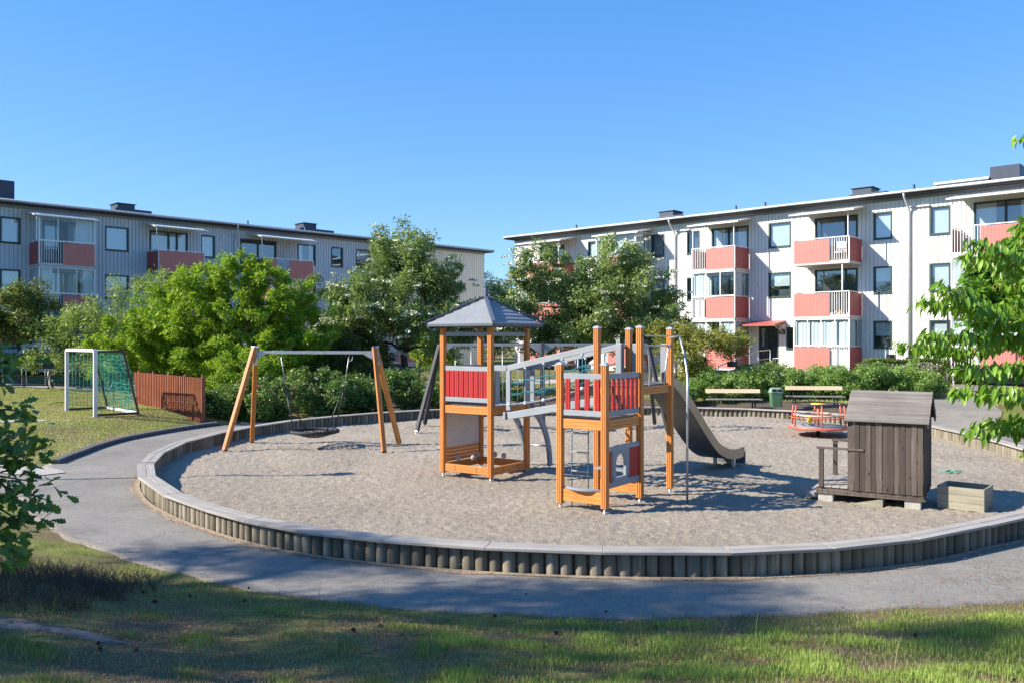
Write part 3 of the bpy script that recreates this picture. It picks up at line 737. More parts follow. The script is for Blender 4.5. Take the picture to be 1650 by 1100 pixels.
# metal pole and handles
m_ = MB(); m_.beam((1.17, -.05, 2.69), (1.97, -.33, 2.69), .07, .02); m_.tube([(2.24, -.02, 2.66), (1.97, -.31, 2.69)], .018, 8)
m_.tube(cr([(1.93, -.33, 2.68), (1.80, -.43, 2.58), (1.62, -.58, 2.3), (1.50, -.67, 2.05), (1.42, -.71, 1.75), (1.386, -.72, 1.4)], 5)+[(1.386, -.72, -.1)], .019, 10)
m_.build('climbing_pole', 'galv', cf_)
m_ = MB(); m_.tube(cr([(1.18, -.04, 2.56), (1.32, -.05, 2.50), (1.38, -.05, 2.3), (1.42, -.04, 2.05), (1.44, -.02, 1.87)]), .017, 8)
m_.tube(cr([(2.25, -.04, 2.56), (2.12, -.05, 2.50), (2.05, -.05, 2.3), (2.0, -.04, 2.05), (1.98, -.02, 1.87)]), .017, 8)
m_.tube([(1.2, -.02, 2.53), (2.23, -.02, 2.53)], .015, 8); m_.each('hand_hoop', 'galv', cf_)

# ================================================================= SWINGS
def chain(mb, a, b, r=.008, n_=5): mb.tube([a, b], r, 6)
sw = empty('nest_swing', (-4.85, 20.75, 0), math.atan2(-.25, 3.3)*1, 'orange A-frame swing with a round black nest seat left of the towers', 'swing')
for sx in (-1, 1):
    for sy in (-1, 1):
        m_ = MB(); L_ = math.sqrt(.45**2+.85**2+2.45**2)
        m_.prism(post_poly(.052), 0.05, L_); o = m_.build('leg', 'orgz', sw)
        foot = Vector((sx*1.93, sy*.86, -.02)); top = Vector((sx*1.50, sy*.05, 2.47)); d = (top-foot).normalized()
        o.location = foot; o.rotation_euler = d.to_track_quat('Z', 'Y').to_euler()
        c = MB(); c.box((0, 0, L_+.006), (.115, .115, .02)); c.build('leg_cap', 'cap', o)
        f = MB(); f.tube([(0, 0, -.15), (0, 0, .06)], .022, 8); f.box((0, 0, .05), (.10, .10, .02)); f.build('leg_foot', 'blackm', o)
m_ = MB(); m_.box((0, 0, 2.33), (2.86, .075, .075)); m_.build('crossbeam', 'galv', sw, bevel=.006)
m_ = MB()
for sx in (-1, 1):
    m_.prism([(-.06, -.22), (.12, -.22), (.06, .10), (-.10, .12)], -.004, .004, lambda p, sx=sx: (sx*(1.52+.02)-sx*p[0]*.6, p[2]+0, 2.3+p[1]))
    m_.box((sx*1.53, -.07, 2.22), (.15, .012, .40), ry=-sx*.17); m_.box((sx*1.53, .07, 2.22), (.15, .012, .40), ry=-sx*.17)
    m_.prism([(0, 0), (.34, 0), (.05, .16)], -.004, .004, lambda p, sx=sx: (sx*(1.49-p[0]), p[2]-.045, 2.33-p[1]))
m_.each('bracket', 'galv', sw)
m_ = MB(); m_.torus((0, 0, .40), .56, .045, 40, 10); seat = m_.build('nest_seat', 'rubber', sw)
g = MB()
for k in range(-6, 7):
    for ax in (0, 1):
        pts = []
        h_ = math.sqrt(max(0, .54**2-(k*.085)**2))
        for j in range(13):
            t = -h_+2*h_*j/12; rr2 = t*t+(k*.085)**2; z = .40-.15*(1-rr2/.54**2)
            pts.append((t, k*.085, z) if ax == 0 else (k*.085, t, z))
        g.tube(pts, .010, 5)
g.build('seat_net', 'rubber', seat)
m_ = MB(); c = MB()
for sx in (-1, 1):
    j_ = (sx*.74, 0, 1.50); c.tube([(sx*.86, 0, 2.28), j_], .011, 6); c.tube([(sx*.95, 0, 2.28), (sx*.93, 0, 2.14), (sx*.84, 0, 2.12)], .006, 5)
    for sy in (-1, 1): m_.tube([j_, (sx*.40, sy*.40, .42)], .015, 7)
m_.each('seat_rope', 'blackm', sw); c.each('chain', 'galv', sw)

sg_ = empty('double_swing', (1.0, 25.0, 0), 0, 'charcoal timber swing set with three leg pairs behind the climbing frame', 'swing')
for k, sx in enumerate((-3.12, -.10, 3.0)):
    for sy in (-1, 1):
        lean = (-.6, .0, .43)[k]
        m_ = MB(); L_ = 2.78; m_.prism(post_poly(.05), .10, L_); o = m_.build('leg', 'dark', sg_)
        foot = Vector((sx+lean, sy*1.12, -.02)); top = Vector((sx, sy*.06, 2.60)); o.location = foot
        d = top-foot; o.rotation_euler = d.normalized().to_track_quat('Z', 'Y').to_euler()
        f = MB(); f.tube([(0, 0, -.1), (0, 0, .13)], .024, 8); f.box((0, 0, .1), (.08, .08, .05)); f.build('leg_foot', 'galv', o)
m_ = MB(); m_.box((-.05, 0, 2.50), (6.1, .08, .085)); m_.build('crossbeam', 'gryx', sg_, bevel=.006)
m_ = MB()
for sx, s1 in ((-3.12, 1), (-.10, -1), (-.10, 1), (3.0, -1)): m_.prism([(0, 0), (.42, 0), (.36, .06), (.06, .28), (0, .28)], -.004, .004, lambda p, sx=sx, s1=s1: (sx+s1*p[0], -.05+p[2], 2.5-p[1]))
m_.each('bracket', 'gryx', sg_)
for xs, kind in ((-2.45, 1), (-1.05, 0), (.72, 1), (1.95, 0)):
    c = MB()
    for dx in (-.24, .24): c.tube([(xs+dx, 0, 2.45), (xs+dx*.9, 0, .55)], .009, 5)
    for dx in (-.24, .24): c.box((xs+dx, 0, 2.42), (.05, .05, .07))
    c.each('chain', 'galv', sg_)
    m_ = MB()
    if kind == 0: m_.box((xs, 0, .53), (.46, .18, .035))
    else:
        m_.box((xs, 0, .50), (.34, .24, .04)); m_.box((xs, .12, .64), (.34, .03, .26)); m_.box((xs, -.12, .66), (.34, .03, .10)); m_.box((xs-.17, 0, .64), (.03, .24, .24)); m_.box((xs+.17, 0, .64), (.03, .24, .24))
    m_.build('seat', 'rubber', sg_, bevel=.012)

# ================================================================= MERRY-GO-ROUND
mg = empty('merry_go_round', (8.57, 23.6, 0), .3, 'red merry-go-round with yellow hand wheel standing in the sand behind the playhouse', 'merry-go-round')
m_ = MB(); m_.lathe([(.001, .17), (.70, .17), (.80, .18), (.82, .205), (.82, .235), (.79, .25), (.001, .25)], 40); dk = m_.build('platform', 'redm', mg)
m_ = MB(); m_.lathe([(.001, .251), (.76, .251), (.76, .256), (.001, .256)], 40); m_.build('floor_plate', plain('grey_tread_plate', (.28, .29, .29), .6, .3, .2, 20), dk)
m_ = MB(); m_.lathe([(.05, -.1), (.05, .17), (.10, .175)], 12); m_.build('pivot', 'blackm', mg)
po_ = MB()
for k in range(6):
    a_ = k*math.pi/3; m_ = MB(); m_.tube([(.76*math.cos(a_), .76*math.sin(a_), .24), (.75*math.cos(a_), .75*math.sin(a_), .60), (.72*math.cos(a_), .72*math.sin(a_), .86)], .022, 8); m_.build('upright', 'redm', mg)
m_ = MB()
m_.tube([(.72*math.cos(a_), .72*math.sin(a_), .87) for a_ in np.linspace(0, 2*math.pi, 40)], .020, 8); m_.build('handrail', 'blackm', mg)
m_ = MB()
for r_ in (.56, .64):
    m_.tube([(r_*math.cos(a_), r_*math.sin(a_), .56) for a_ in np.linspace(.35, 2*math.pi-.35, 40)], .026, 6)
m_.build('seat', 'blond', mg)
m_ = MB(); m_.tube([(.75*math.cos(a_), .75*math.sin(a_), .50) for a_ in np.linspace(0, 2*math.pi, 40)], .014, 6)
for k in range(6): a_ = k*math.pi/3; m_.tube([(.75*math.cos(a_), .75*math.sin(a_), .50), (.5*math.cos(a_), .5*math.sin(a_), .53)], .012, 6)
m_.build('seat_frame', 'redm', mg)
m_ = MB(); m_.tube([(0, 0, .25), (0, 0, .84)], .035, 10); m_.build('centre_post', 'redm', mg)
m_ = MB(); m_.lathe([(.001, .83), (.10, .83), (.20, .845), (.21, .86), (.20, .875), (.001, .885)], 24); m_.build('hand_wheel', 'yellow', mg)
m_ = MB(); m_.lathe([(.001, -.02), (.08, -.02), (.09, 0), (.08, .02), (.001, .02)], 20); o = m_.build('reflector_disc', 'yellow', mg); o.location = (-.62, -.46, .46); o.rotation_euler = (R(90), 0, .2)

# ================================================================= BENCHES + BIN
def bench(x, y, rz, L_, label):
    b_ = empty('park_bench', (x, y, zgf(x, y)), rz, label, 'bench', 'park benches behind the sand edging')
    m_ = MB(); m_.box((0, .16, .72), (L_, .035, .15), rx=-.34); m_.build('backrest', 'bench', b_, bevel=.005)
    m_ = MB()
    for k in range(3): m_.box((0, -.26+.145*k, .43), (L_, .125, .035))
    m_.build('seat', wood('worn_grey_bench_board', (.32, .31, .29), 'x', .7), b_, bevel=.005)
    for sx in (-1, 1):
        m_ = MB(); m_.box((sx*L_*.36, .17, .36), (.05, .03, .72)); m_.box((sx*L_*.36, -.10, .40), (.05, .50, .03)); m_.box((sx*L_*.36, -.26, .20), (.05, .03, .40)); m_.build('leg', 'blackm', b_)
bench(8.15, 31.0, -.06, 1.98, 'low bench with pale wooden backrest left of the green litter bin')
bench(10.95, 30.5, -.12, 2.0, 'low bench with pale wooden backrest behind the merry-go-round')
lb = empty('litter_bin', (9.45, 30.2, zgf(9.45, 30.2)), -.1, 'green plastic litter bin on a post between the two benches', 'litter bin')
m_ = MB()
def rrect(w_, d_, z, c_=.05):
    return [(sx*(w_/2-c_)+c_*sx*math.cos(a_), sy*(d_/2-c_)+c_*sy*math.sin(a_), z) for sx, sy, rev in ((1,1,0),(-1,1,1),(-1,-1,0),(1,-1,1)) for a_ in ([0, .8, 1.57] if not rev else [1.57, .8, 0])]
levels = [rrect(.36, .30, .22), rrect(.44, .36, .72)]
m_.add(levels[0]+levels[1], [tuple(reversed(range(12))), tuple(range(12, 24))]+[(i, (i+1) % 12, 12+(i+1) % 12, 12+i) for i in range(12)])
m_.build('bin_body', 'bin', lb)
m_ = MB(); l2 = [rrect(.47, .39, .721), rrect(.47, .39, .76), rrect(.40, .32, .87), rrect(.30, .22, .90)]
m_.add(sum(l2, []), [tuple(reversed(range(12))), tuple(range(36, 48))]+[(k*12+i, k*12+(i+1) % 12, (k+1)*12+(i+1) % 12, (k+1)*12+i) for k in range(3) for i in range(12)])
lid = m_.build('bin_lid', plain('pale_green_bin_lid', (.22, .32, .24), .45), lb)
m_ = MB(); m_.box((-.10, -.185, .815), (.15, .05, .09)); m_.box((.10, -.185, .815), (.15, .05, .09)); m_.each('opening', 'blackm', lid, bevel=.015)
m_ = MB(); m_.tube([(0, .2, -.1), (0, .2, .6)], .03, 8); m_.build('bin_post', 'galv', lb)

# ================================================================= PLAYHOUSE
ph = empty('playhouse', (5.41, 13.55, 0), math.atan2(-.51, .86), 'dark brown timber playhouse with plank roof and small porch standing on concrete blocks', 'playhouse')
HL, HD, Z0, Z1 = 1.08, 1.28, .24, 1.36
fl = MB(); fl.span((-.50, .0, Z0-.075), (HL+.01, HD, Z0-.002)); fl.build('floor', 'house', ph, bevel=.004)
m_ = MB()
def boards(mb, x0, x1, n_, f):
    w_ = (x1-x0)/n_
    for i in range(n_): f(mb, x0+w_*i+.003, x0+w_*(i+1)-.003, (i % 2)*.008)
boards(m_, 0, HL, 13, lambda mb, a, b, o: mb.span((a, -o-.018, Z0-.02), (b, 0, Z1)))
m_.build('front_wall', 'house', ph, bevel=.002)
m_ = MB()
def gab(mb, x, a, b, o, sg):
    def top(y): return Z1+.02+(1.74-Z1)*(1-abs(y-HD/2)/(HD/2))
    c_ = (a+b)/2
    ys_ = [a, b] if not (a < HD/2 < b) else [a, HD/2, b]
    x1_ = x+sg*(.018+o); poly = [(a, Z0-.02), (b, Z0-.02)]+[(y_, top(y_)) for y_ in reversed(ys_)]
    vs = [(xx, y_, z_) for xx in (x, x1_) for y_, z_ in poly]; k = len(poly)
    mb.add(vs, [tuple(range(k)), tuple(reversed(range(k, 2*k)))]+[(i, k+i, k+(i+1) % k, (i+1) % k) for i in range(k)])
boards(m_, 0.0, HD, 13, lambda mb, a, b, o: gab(mb, HL, a, b, o, 1)); m_.build('gable_wall', 'house', ph)
m_ = MB(); boards(m_, 0.0, .35, 3, lambda mb, a, b, o: gab(mb, 0, a, b, o, -1)); boards(m_, .93, HD, 3, lambda mb, a, b, o: gab(mb, 0, a, b, o, -1))
m_.build('gable_wall', 'house', ph)
m_ = MB(); boards(m_, 0, HL, 13, lambda mb, a, b, o: mb.span((a, HD, Z0-.02), (b, HD+.018+o, Z1))); m_.build('rear_wall', 'house', ph)
m_ = MB(); NB = 8; ov = .085
for side in (0, 1):
    for k in range(NB):
        t0, t1 = k/NB, (k+1.12)/NB if k < NB-1 else 1
        def pt(t, up):
            y_ = -ov+(HD/2+ov)*t; z_ = Z1-.03+(1.79-Z1+.03)*t+up
            return (y_ if side == 0 else HD-y_, z_)
        (y0_, z0_), (y1_, z1_) = pt(t0, .026), pt(t1, .006); (y2_, z2_), (y3_, z3_) = pt(t0, .002), pt(t1, -.018)
        xa, xb = -.055-random.random()*.006, HL+.085+random.random()*.006
        vs = [(x_, y_, z_) for x_ in (xa, xb) for y_, z_ in ((y0_, z0_), (y1_, z1_), (y3_, z3_), (y2_, z2_))]
        m_.add(vs, [(0,1,2,3),(7,6,5,4),(0,4,5,1),(1,5,6,2),(2,6,7,3),(3,7,4,0)])
ro2 = m_.build('roof', 'hroof', ph, bevel=.003)
m_ = MB()
for x_ in (-.04, HL+.07):
    for sg in (0, 1):
        ya, yb = (-ov+.02, HD/2) if sg == 0 else (HD+ov-.02, HD/2); m_.beam((x_, ya, Z1-.06), (x_, yb, 1.75), .022, .07)
m_.build('barge_board', 'house', ro2)
m_ = MB()
for k in range(4): m_.span((-.50+.123*k, -.02, Z0-.001), (-.385+.123*k, HD+.02, Z0+.024))
m_.build('porch_floor', 'cappl', ph, bevel=.003)
m_ = MB()
for x_, y_ in ((-.42, .0), (-.42, HD-.02)):
    m_.box((x_, y_, .56), (.07, .07, .64))
m_.box((-.13, -.01, .875), (.72, .06, .035)); m_.box((-.22, HD-.02, .875), (.50, .09, .035))
m_.each('porch_rail', 'house', ph, bevel=.004)
m_ = MB(); m_.span((-.66, .03, .05), (-.50, HD-.1, .13)); m_.build('step', 'cappl', ph)
m_ = MB(); m_.span((-.5, -.006, Z0-.11), (HL+.03, .02, Z0-.076)); m_.build('base_board', 'house', ph)
for x_, y_ in ((HL-.15, .02), (HL-.15, HD-.22), (-.36, .02), (-.36, HD-.22)):
    m_ = MB(); m_.box((x_, y_+.1, .03), (.23, .20, .235)); m_.build('concrete_block', 'conc', ph, bevel=.008)
m_ = MB(); m_.add([(.0, .02, -.02), (.5, .02, -.02), (.5, .02, .12), (0, .3, -.02), (.5, .3, -.02), (.5, .3, .12)], [(0,1,2),(5,4,3),(0,2,5,3),(1,4,5,2)]); m_.build('wedge_board', 'boxw', ph)

# box
bxo = empty('wooden_box', (6.63, 13.16, 0), math.atan2(-.40, .46), 'open square box of pale weathered boards on the sand beside the playhouse', 'box')
W_, D_, H_ = .66, .60, .36
for nm, a_, b_ in (('front_board', (0, 0), (W_, .028)), ('rear_board', (0, D_-.028), (W_, D_))):
    m_ = MB()
    for k in range(3): m_.span((a_[0], a_[1], .02+k*.116), (b_[0], b_[1], .02+k*.116+.112))
    m_.build(nm, 'boxw', bxo, bevel=.004)
m_ = MB()
for k in range(3):
    for x_ in (0.0, W_-.028): m_.span((x_, .0285, .02+k*.116), (x_+.028, D_-.0285, .02+k*.116+.112))
m_.build('side_board', wood('greenish_weathered_side', (.40, .37, .28), 'y', .85, .3, .5, (.27, .25, .19), 26), bxo, bevel=.004)
m_ = MB()
for x_, y_ in ((.052, .052), (W_-.052, .052), (W_-.052, D_-.052), (.052, D_-.052)): m_.box((x_, y_, .18), (.045, .045, .36))
m_.box((W_/2, D_/2, .05), (W_-.08, D_-.08, .02)); m_.build('corner_post', 'boxw', bxo)

# ================================================================= GOAL
gl = empty('football_goal', (-12.55, 25.4, zgf(-12.55, 25.4)), math.atan2(2.3, -2.1), 'small white football goal with a torn green net on the lawn', 'football goal')
# local x: along the goal mouth to the far post, local y: away from the depth side
GW, GH, GD = 3.0, 2.0, 1.25
for x_ in (0, GW):
    m_ = MB(); m_.box((x_, 0, GH/2-.02), (.09, .11, GH+.04)); m_.build('goal_post', 'goalw', gl, bevel=.006)
m_ = MB(); m_.box((GW/2, 0, GH-.0), (GW-.1, .11, .09)); m_.build('crossbar', 'goalw', gl, bevel=.006)
m_ = MB()
for x_ in (0, GW):
    m_.beam((x_, -.06, GH-.03), (x_, -.80, GH-.03), .06, .07); m_.beam((x_, -.80, GH-.03), (x_, -GD, .04), .06, .07, (1, 0, 0)); m_.beam((x_, -.06, .06), (x_, -GD, .06), .06, .07)
m_.each('side_frame', 'goald', gl)
m_ = MB(); m_.beam((.03, -GD, .06), (GW-.03, -GD, .06), .08, .08); m_.beam((.03, -.80, GH-.03), (GW-.03, -.80, GH-.03), .05, .05); m_.each('ground_bar', 'goalw', gl)
m_ = MB()
def backpt(x_, t):   # t 0 top front .. 1 bottom rear
    if t < .28: return (x_, -.05-.75*t/.28, GH-.03)
    u = (t-.28)/.72; return (x_, -.80-(GD-.80)*u-.10*math.sin(math.pi*u), (GH-.03)*(1-u)+.05*u)
for k in range(25):
    x_ = GW*k/24; m_.tube([backpt(x_+.02*math.sin(k*1.7+j), j/14) for j in range(15)], .006, 4)
for j in range(1, 21):
    t = j/21; m_.tube([(p[0], p[1], p[2]-.03*math.sin(k*.9+j)) for k in range(25) for p in [backpt(GW*k/24, t)]], .006, 4)
for x_ in (0, GW):
    for j in range(1, 17):
        z_ = GH*j/17; yb = -.80-(GD-.80)*(1-z_/GH); m_.tube([(x_, -.05+(yb+.05)*k/6, z_-.07*math.sin(math.pi*k/6)-.02*math.sin(j*2+k)) for k in range(7)], .008, 4)
    for k in range(1, 9):
        y_ = -.05-k*.115; zt = GH-.04 if y_ > -.8 else GH*(1-(-y_-.8)/(GD-.8)); m_.tube([(x_, y_, .1), (x_+.04, y_, zt*.5), (x_, y_, zt)], .006, 4)
m_.build('net', 'net', gl)

# red fence
fa, fb = Vector((-9.55, 25.9)), Vector((-13.9, 31.0)); L_ = (fb-fa).length
fe = empty('board_fence', (fa.x, fa.y, zgf(fa.x, fa.y)), math.atan2((fb-fa).y, (fb-fa).x), 'red-brown vertical board fence behind the goal on the lawn', 'fence')
m_ = MB(); k = int(L_/.085)
for i in range(k):
    x_ = i*.085; h_ = 1.46+random.uniform(-.008, .008); y_ = .016 if i % 2 else -.016
    m_.box((x_, y_, h_/2-.05), (.066, .03, h_+.02), ry=random.uniform(-.006, .006))
m_.build('board_panel', 'fence', fe)
m_ = MB()
for x_ in (0.02, 1.55, 3.1, 4.7, 6.3):
    m_.box((x_, -.075, .70), (.09, .09, 1.56))
m_.each('fence_post', 'fence', fe)
m_ = MB()
for z_ in (.35, 1.1): m_.box((L_/2, -.05, z_), (L_, .03, .09))
m_.build('fence_rail', wood('red_brown_rail', (.36, .125, .062), 'x', .75), fe)
# ================================================================= BUILDINGS
ZB, ZW, ZE2 = .4, 9.50, 9.85
FZ = (1.22, 3.92, 6.62)
def clad(mb, s0, s1, z0, z1, holes, pitch=.20, gap=.042, dep=.04):
    """profiled cladding along x at y=0 (outside is -y), with rectangular holes"""
    xs = []; x = s0
    while x < s1: xs += [(x, 0), (min(s1, x+pitch-gap), 0)]; x += pitch
    segs = []; x = s0
    while x < s1-1e-6:
        a = min(s1, x+pitch-gap); segs.append((x, a, 0)); b = min(s1, x+pitch)
        if b > a: segs.append((a, b, dep))
        x = b
    cuts = sorted({h[0] for h in holes} | {h[1] for h in holes}); out = []
    for a, b, d in segs:
        c = [a]+[q for q in cuts if a < q < b]+[b]
        out += [(c[i], c[i+1], d) for i in range(len(c)-1)]
    prev = None
    for a, b, d in out:
        mid = (a+b)/2; hs = sorted([(h[2], h[3]) for h in holes if h[0] <= mid <= h[1]]); z = z0; iv = []
        for h0, h1 in hs:
            if h0 > z: iv.append((z, h0))
            z = max(z, h1)
        if z < z1: iv.append((z, z1))
        for u, v in iv:
            mb.add([(a, d, u), (b, d, u), (b, d, v), (a, d, v)], [(0, 1, 2, 3)], False, .5)
            if prev is not None and abs(prev-d) > 1e-6: mb.add([(a, prev, u), (a, d, u), (a, d, v), (a, prev, v)], [(0, 1, 2, 3)], False, .5)
        prev = d
M['alu'] = plain('pale_aluminium', (.7, .7, .7), .5, .2, .1, 10)
M['curtaing'] = glassmat('curtained_glass', .12)
def window(bld, s0, s1, z0, z1, style='std', mull=()):
    m_ = MB(); t = .055
    for a, b, c, d in ((s0-.02, s0+t, z0-.02, z1+.02), (s1-t, s1+.02, z0-.02, z1+.02), (s0+t, s1-t, z0-.02, z0+t), (s0+t, s1-t, z1-t, z1+.02)):
        m_.span((a, -.012, c), (b, .13, d))
    for mu in mull: m_.span((mu-.05, .03, z0+t), (mu+.05, .12, z1-t))
    m_.span((s0-.03, -.05, z0-.045), (s1+.03, .02, z0-.02))
    w_ = m_.build('window', 'dgreen', bld)
    p = MB(); p.add([(s0+t, .08, z0+t), (s1-t, .08, z0+t), (s1-t, .08, z1-t), (s0+t, .08, z1-t)], [(0, 1, 2, 3)]); p.build('pane', 'glass', w_)
    if style in ('blind', 'half'):
        c = MB(); lo_ = z0+t if style == 'blind' else z0+(z1-z0)*.45
        n_ = 1 if style == 'half' else 1
        c.span((s0+t, .13, lo_), (s1-t, .135, z1-t)); c.build('blind', 'blind', w_)
    if style == 'curt':
        c = MB()
        for a, b in ((s0+t, s0+(s1-s0)*.33), (s1-(s1-s0)*.3, s1-t)):
            k = max(4, int((b-a)/.05)); pts = [(a+(b-a)*i/k, .17+.02*math.sin(i*2.1)) for i in range(k+1)]
            c.add([(x, y, z) for z in (z0+t, z1-t) for x, y in pts], [(i, i+1, k+1+i+1, k+1+i) for i in range(k)], True)
        c.build('curtain', 'curtain', w_)
def curtain_plane(par, s0, s1, y, z0, z1, ax='x'):
    c = MB(); k = max(6, int(abs(s1-s0)/.06)); pts = [(s0+(s1-s0)*i/k, y+.03*math.sin(i*1.9)+.02*math.sin(i*.7)) for i in range(k+1)]
    if ax == 'y': pts = [(q, p) for p, q in pts]
    c.add([(x, yy, z) for z in (z0, z1) for x, yy in pts], [(i, i+1, k+1+i+1, k+1+i) for i in range(k)], True); c.build('curtain', 'curtain', par)
def ribpanel(mb, a, b, z0, z1, y, ax, pitch=.155):
    """ribbed sheet; ax x: along x at depth y; ax y: along y at position y"""
    n_ = max(1, round(abs(b-a)/pitch)); w_ = (b-a)/n_
    for i in range(n_):
        u0, u1 = a+w_*i, a+w_*(i+1)-w_*.22
        if ax == 'x': mb.span((u0, y, z0), (u1, y+.03, z1)); mb.span((u1, y+.008, z0), (a+w_*(i+1), y+.022, z1))
        else: mb.span((y, u0, z0), (y+.03, u1, z1)); mb.span((y+.008, u1, z0), (y+.022, a+w_*(i+1), z1))
def balcony(bld, s0, s1, zf, bars, glaze=False, top=False, curtains=False, dep=1.6, side_near=1, panes=3, furn=None, nobar_bottom=False):
    """bars: (b0,b1) fractions of the front that is open white bars; side_near: +1 visible side is s1"""
    m_ = MB(); m_.span((s0-.04, -dep-.04, zf-.17), (s1+.04, -.005, zf-.03)); b_ = m_.build('balcony', 'slab', bld)
    zt, zb2 = zf+1.09, zf-.05
    # rail
    m_ = MB(); m_.beam((s0-.03, -dep-.03, zt+.06), (s1+.03, -dep-.03, zt+.06), .05, .04)
    for s_ in (s0-.02, s1+.02): m_.beam((s_, -dep-.03, zt+.06), (s_, 0, zt+.06), .05, .04)
    f0, f1 = s0+(s1-s0)*bars[0], s0+(s1-s0)*bars[1]
    if f1 > f0:
        k = max(2, int((f1-f0)/.11))
        for i in range(k+1): x_ = f0+(f1-f0)*i/k; m_.span((x_-.012, -dep-.03, zf-.02), (x_+.012, -dep-.005, zt+.04))
        m_.span((f0, -dep-.03, zf-.05), (f1, -dep, zf-.01))
    for s_ in (s0-.01, s1+.01):
        m_.span((s_-.03, -dep-.04, zf-.15), (s_+.03, -dep+.02, zt+.04 if not (glaze or top) else zf+2.48))
    m_.build('railing', 'white', b_)
    m_ = MB()
    if f0 > s0+.05: ribpanel(m_, s0, f0, zb2, zt, -dep-.055, 'x'); m_.build('balcony_panel', 'balred', b_)
    m_ = MB()
    if f1 < s1-.05: ribpanel(m_, f1, s1, zb2, zt, -dep-.055, 'x'); m_.build('balcony_panel', 'balred', b_)
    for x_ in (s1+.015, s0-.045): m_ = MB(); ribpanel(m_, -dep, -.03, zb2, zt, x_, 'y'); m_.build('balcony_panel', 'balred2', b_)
    if glaze:
        z0_, z1_ = zt+.10, zf+2.46
        m_ = MB(); m_.span((s0, -dep-.03, z1_), (s1, -dep+.02, z1_+.05)); m_.span((s0, -dep-.03, z0_-.03), (s1, -dep+.02, z0_+.01))
        for s_ in (s0, s1): m_.span((s_-.02, -dep+.02, z1_), (s_+.02, 0, z1_+.05))
        for i in range(1, panes): x_ = s0+(s1-s0)*i/panes; m_.span((x_-.022, -dep-.02, z0_), (x_+.022, -dep+.01, z1_))
        for s_ in (s0, s1):
            for i in (1, 2): y_ = -dep+dep*i/3; m_.span((s_-.01, y_-.015, z0_), (s_+.01, y_+.015, z1_))
        gf = m_.build('glazing_frame', 'white', b_)
        g_ = MB(); g_.add([(s0, -dep-.005, z0_), (s1, -dep-.005, z0_), (s1, -dep-.005, z1_), (s0, -dep-.005, z1_)], [(0, 1, 2, 3)])
        for s_ in (s0, s1): g_.add([(s_, -dep, z0_), (s_, 0, z0_), (s_, 0, z1_), (s_, -dep, z1_)], [(0, 1, 2, 3)])
        g_.build('glazing', 'glassb', b_)
        if curtains:
            for a, b in curtains: curtain_plane(b_, s0+(s1-s0)*a, s0+(s1-s0)*b, -dep+.12, zf, z1_)
            curtain_plane(b_, -dep+.15, -.5, s1-.10 if side_near > 0 else s0+.1, zf, z1_, 'y')
    if furn == 'chair':
        m_ = MB(); cx = f0+.32
        m_.box((cx, -dep+.4, zf+.42), (.45, .45, .04)); m_.box((cx, -dep+.62, zf+.70), (.45, .03, .55))
        for a, b in ((-.2, -.2), (.2, -.2), (-.2, .2), (.2, .2)): m_.box((cx+a, -dep+.4+b, zf+.2), (.03, .03, .42))
        m_.build('garden_chair', 'white', b_)
    if furn == 'pots':
        m_ = MB()
        for i in range(3): m_.lathe([(.07, 0), (.10, .2), (.001, .2)], 10, (f0+.2+.25*i, -dep+.25, zf))
        m_.each('flower_pot', plain('terracotta', (.45, .17, .08), .8), b_)
    return b_
def awning(bld, s0, s1):
    m_ = MB(); n_ = int((s1-s0)/.22)
    for i in range(n_):
        a = s0+(s1-s0)*i/n_; b = s0+(s1-s0)*(i+1)/n_
        for u, v, h in ((a, a+(b-a)*.55, .012), (a+(b-a)*.55, b, 0)): m_.add([(u, -1.85, 9.06+h), (v, -1.85, 9.06+h), (v, -.005, 9.42+h), (u, -.005, 9.42+h), (u, -1.85, 9.045+h), (v, -1.85, 9.045+h), (v, -.005, 9.405+h), (u, -.005, 9.405+h)], [(0,1,2,3),(7,6,5,4),(0,4,5,1),(1,5,6,2),(3,7,4,0)])
    o = m_.build('awning', 'awning', bld)
    m_ = MB(); m_.box(((s0+s1)/2, -1.86, 9.03), (s1-s0+.06, .06, .07))
    k = 5
    for i in range(k+1): x_ = s0+.05+(s1-s0-.1)*i/k; m_.beam((x_, -1.83, 9.01), (x_, -.02, 9.37), .03, .04)
    m_.beam((s0+.3, -1.6, 8.99), (s1-.3, -1.6, 8.99), .03, .03)
    for x_ in (s0+.18, s1-.35): m_.span((x_-.02, -1.62, 7.75), (x_+.02, -1.58, 9.0))
    m_.build('awning_frame', 'white', o)
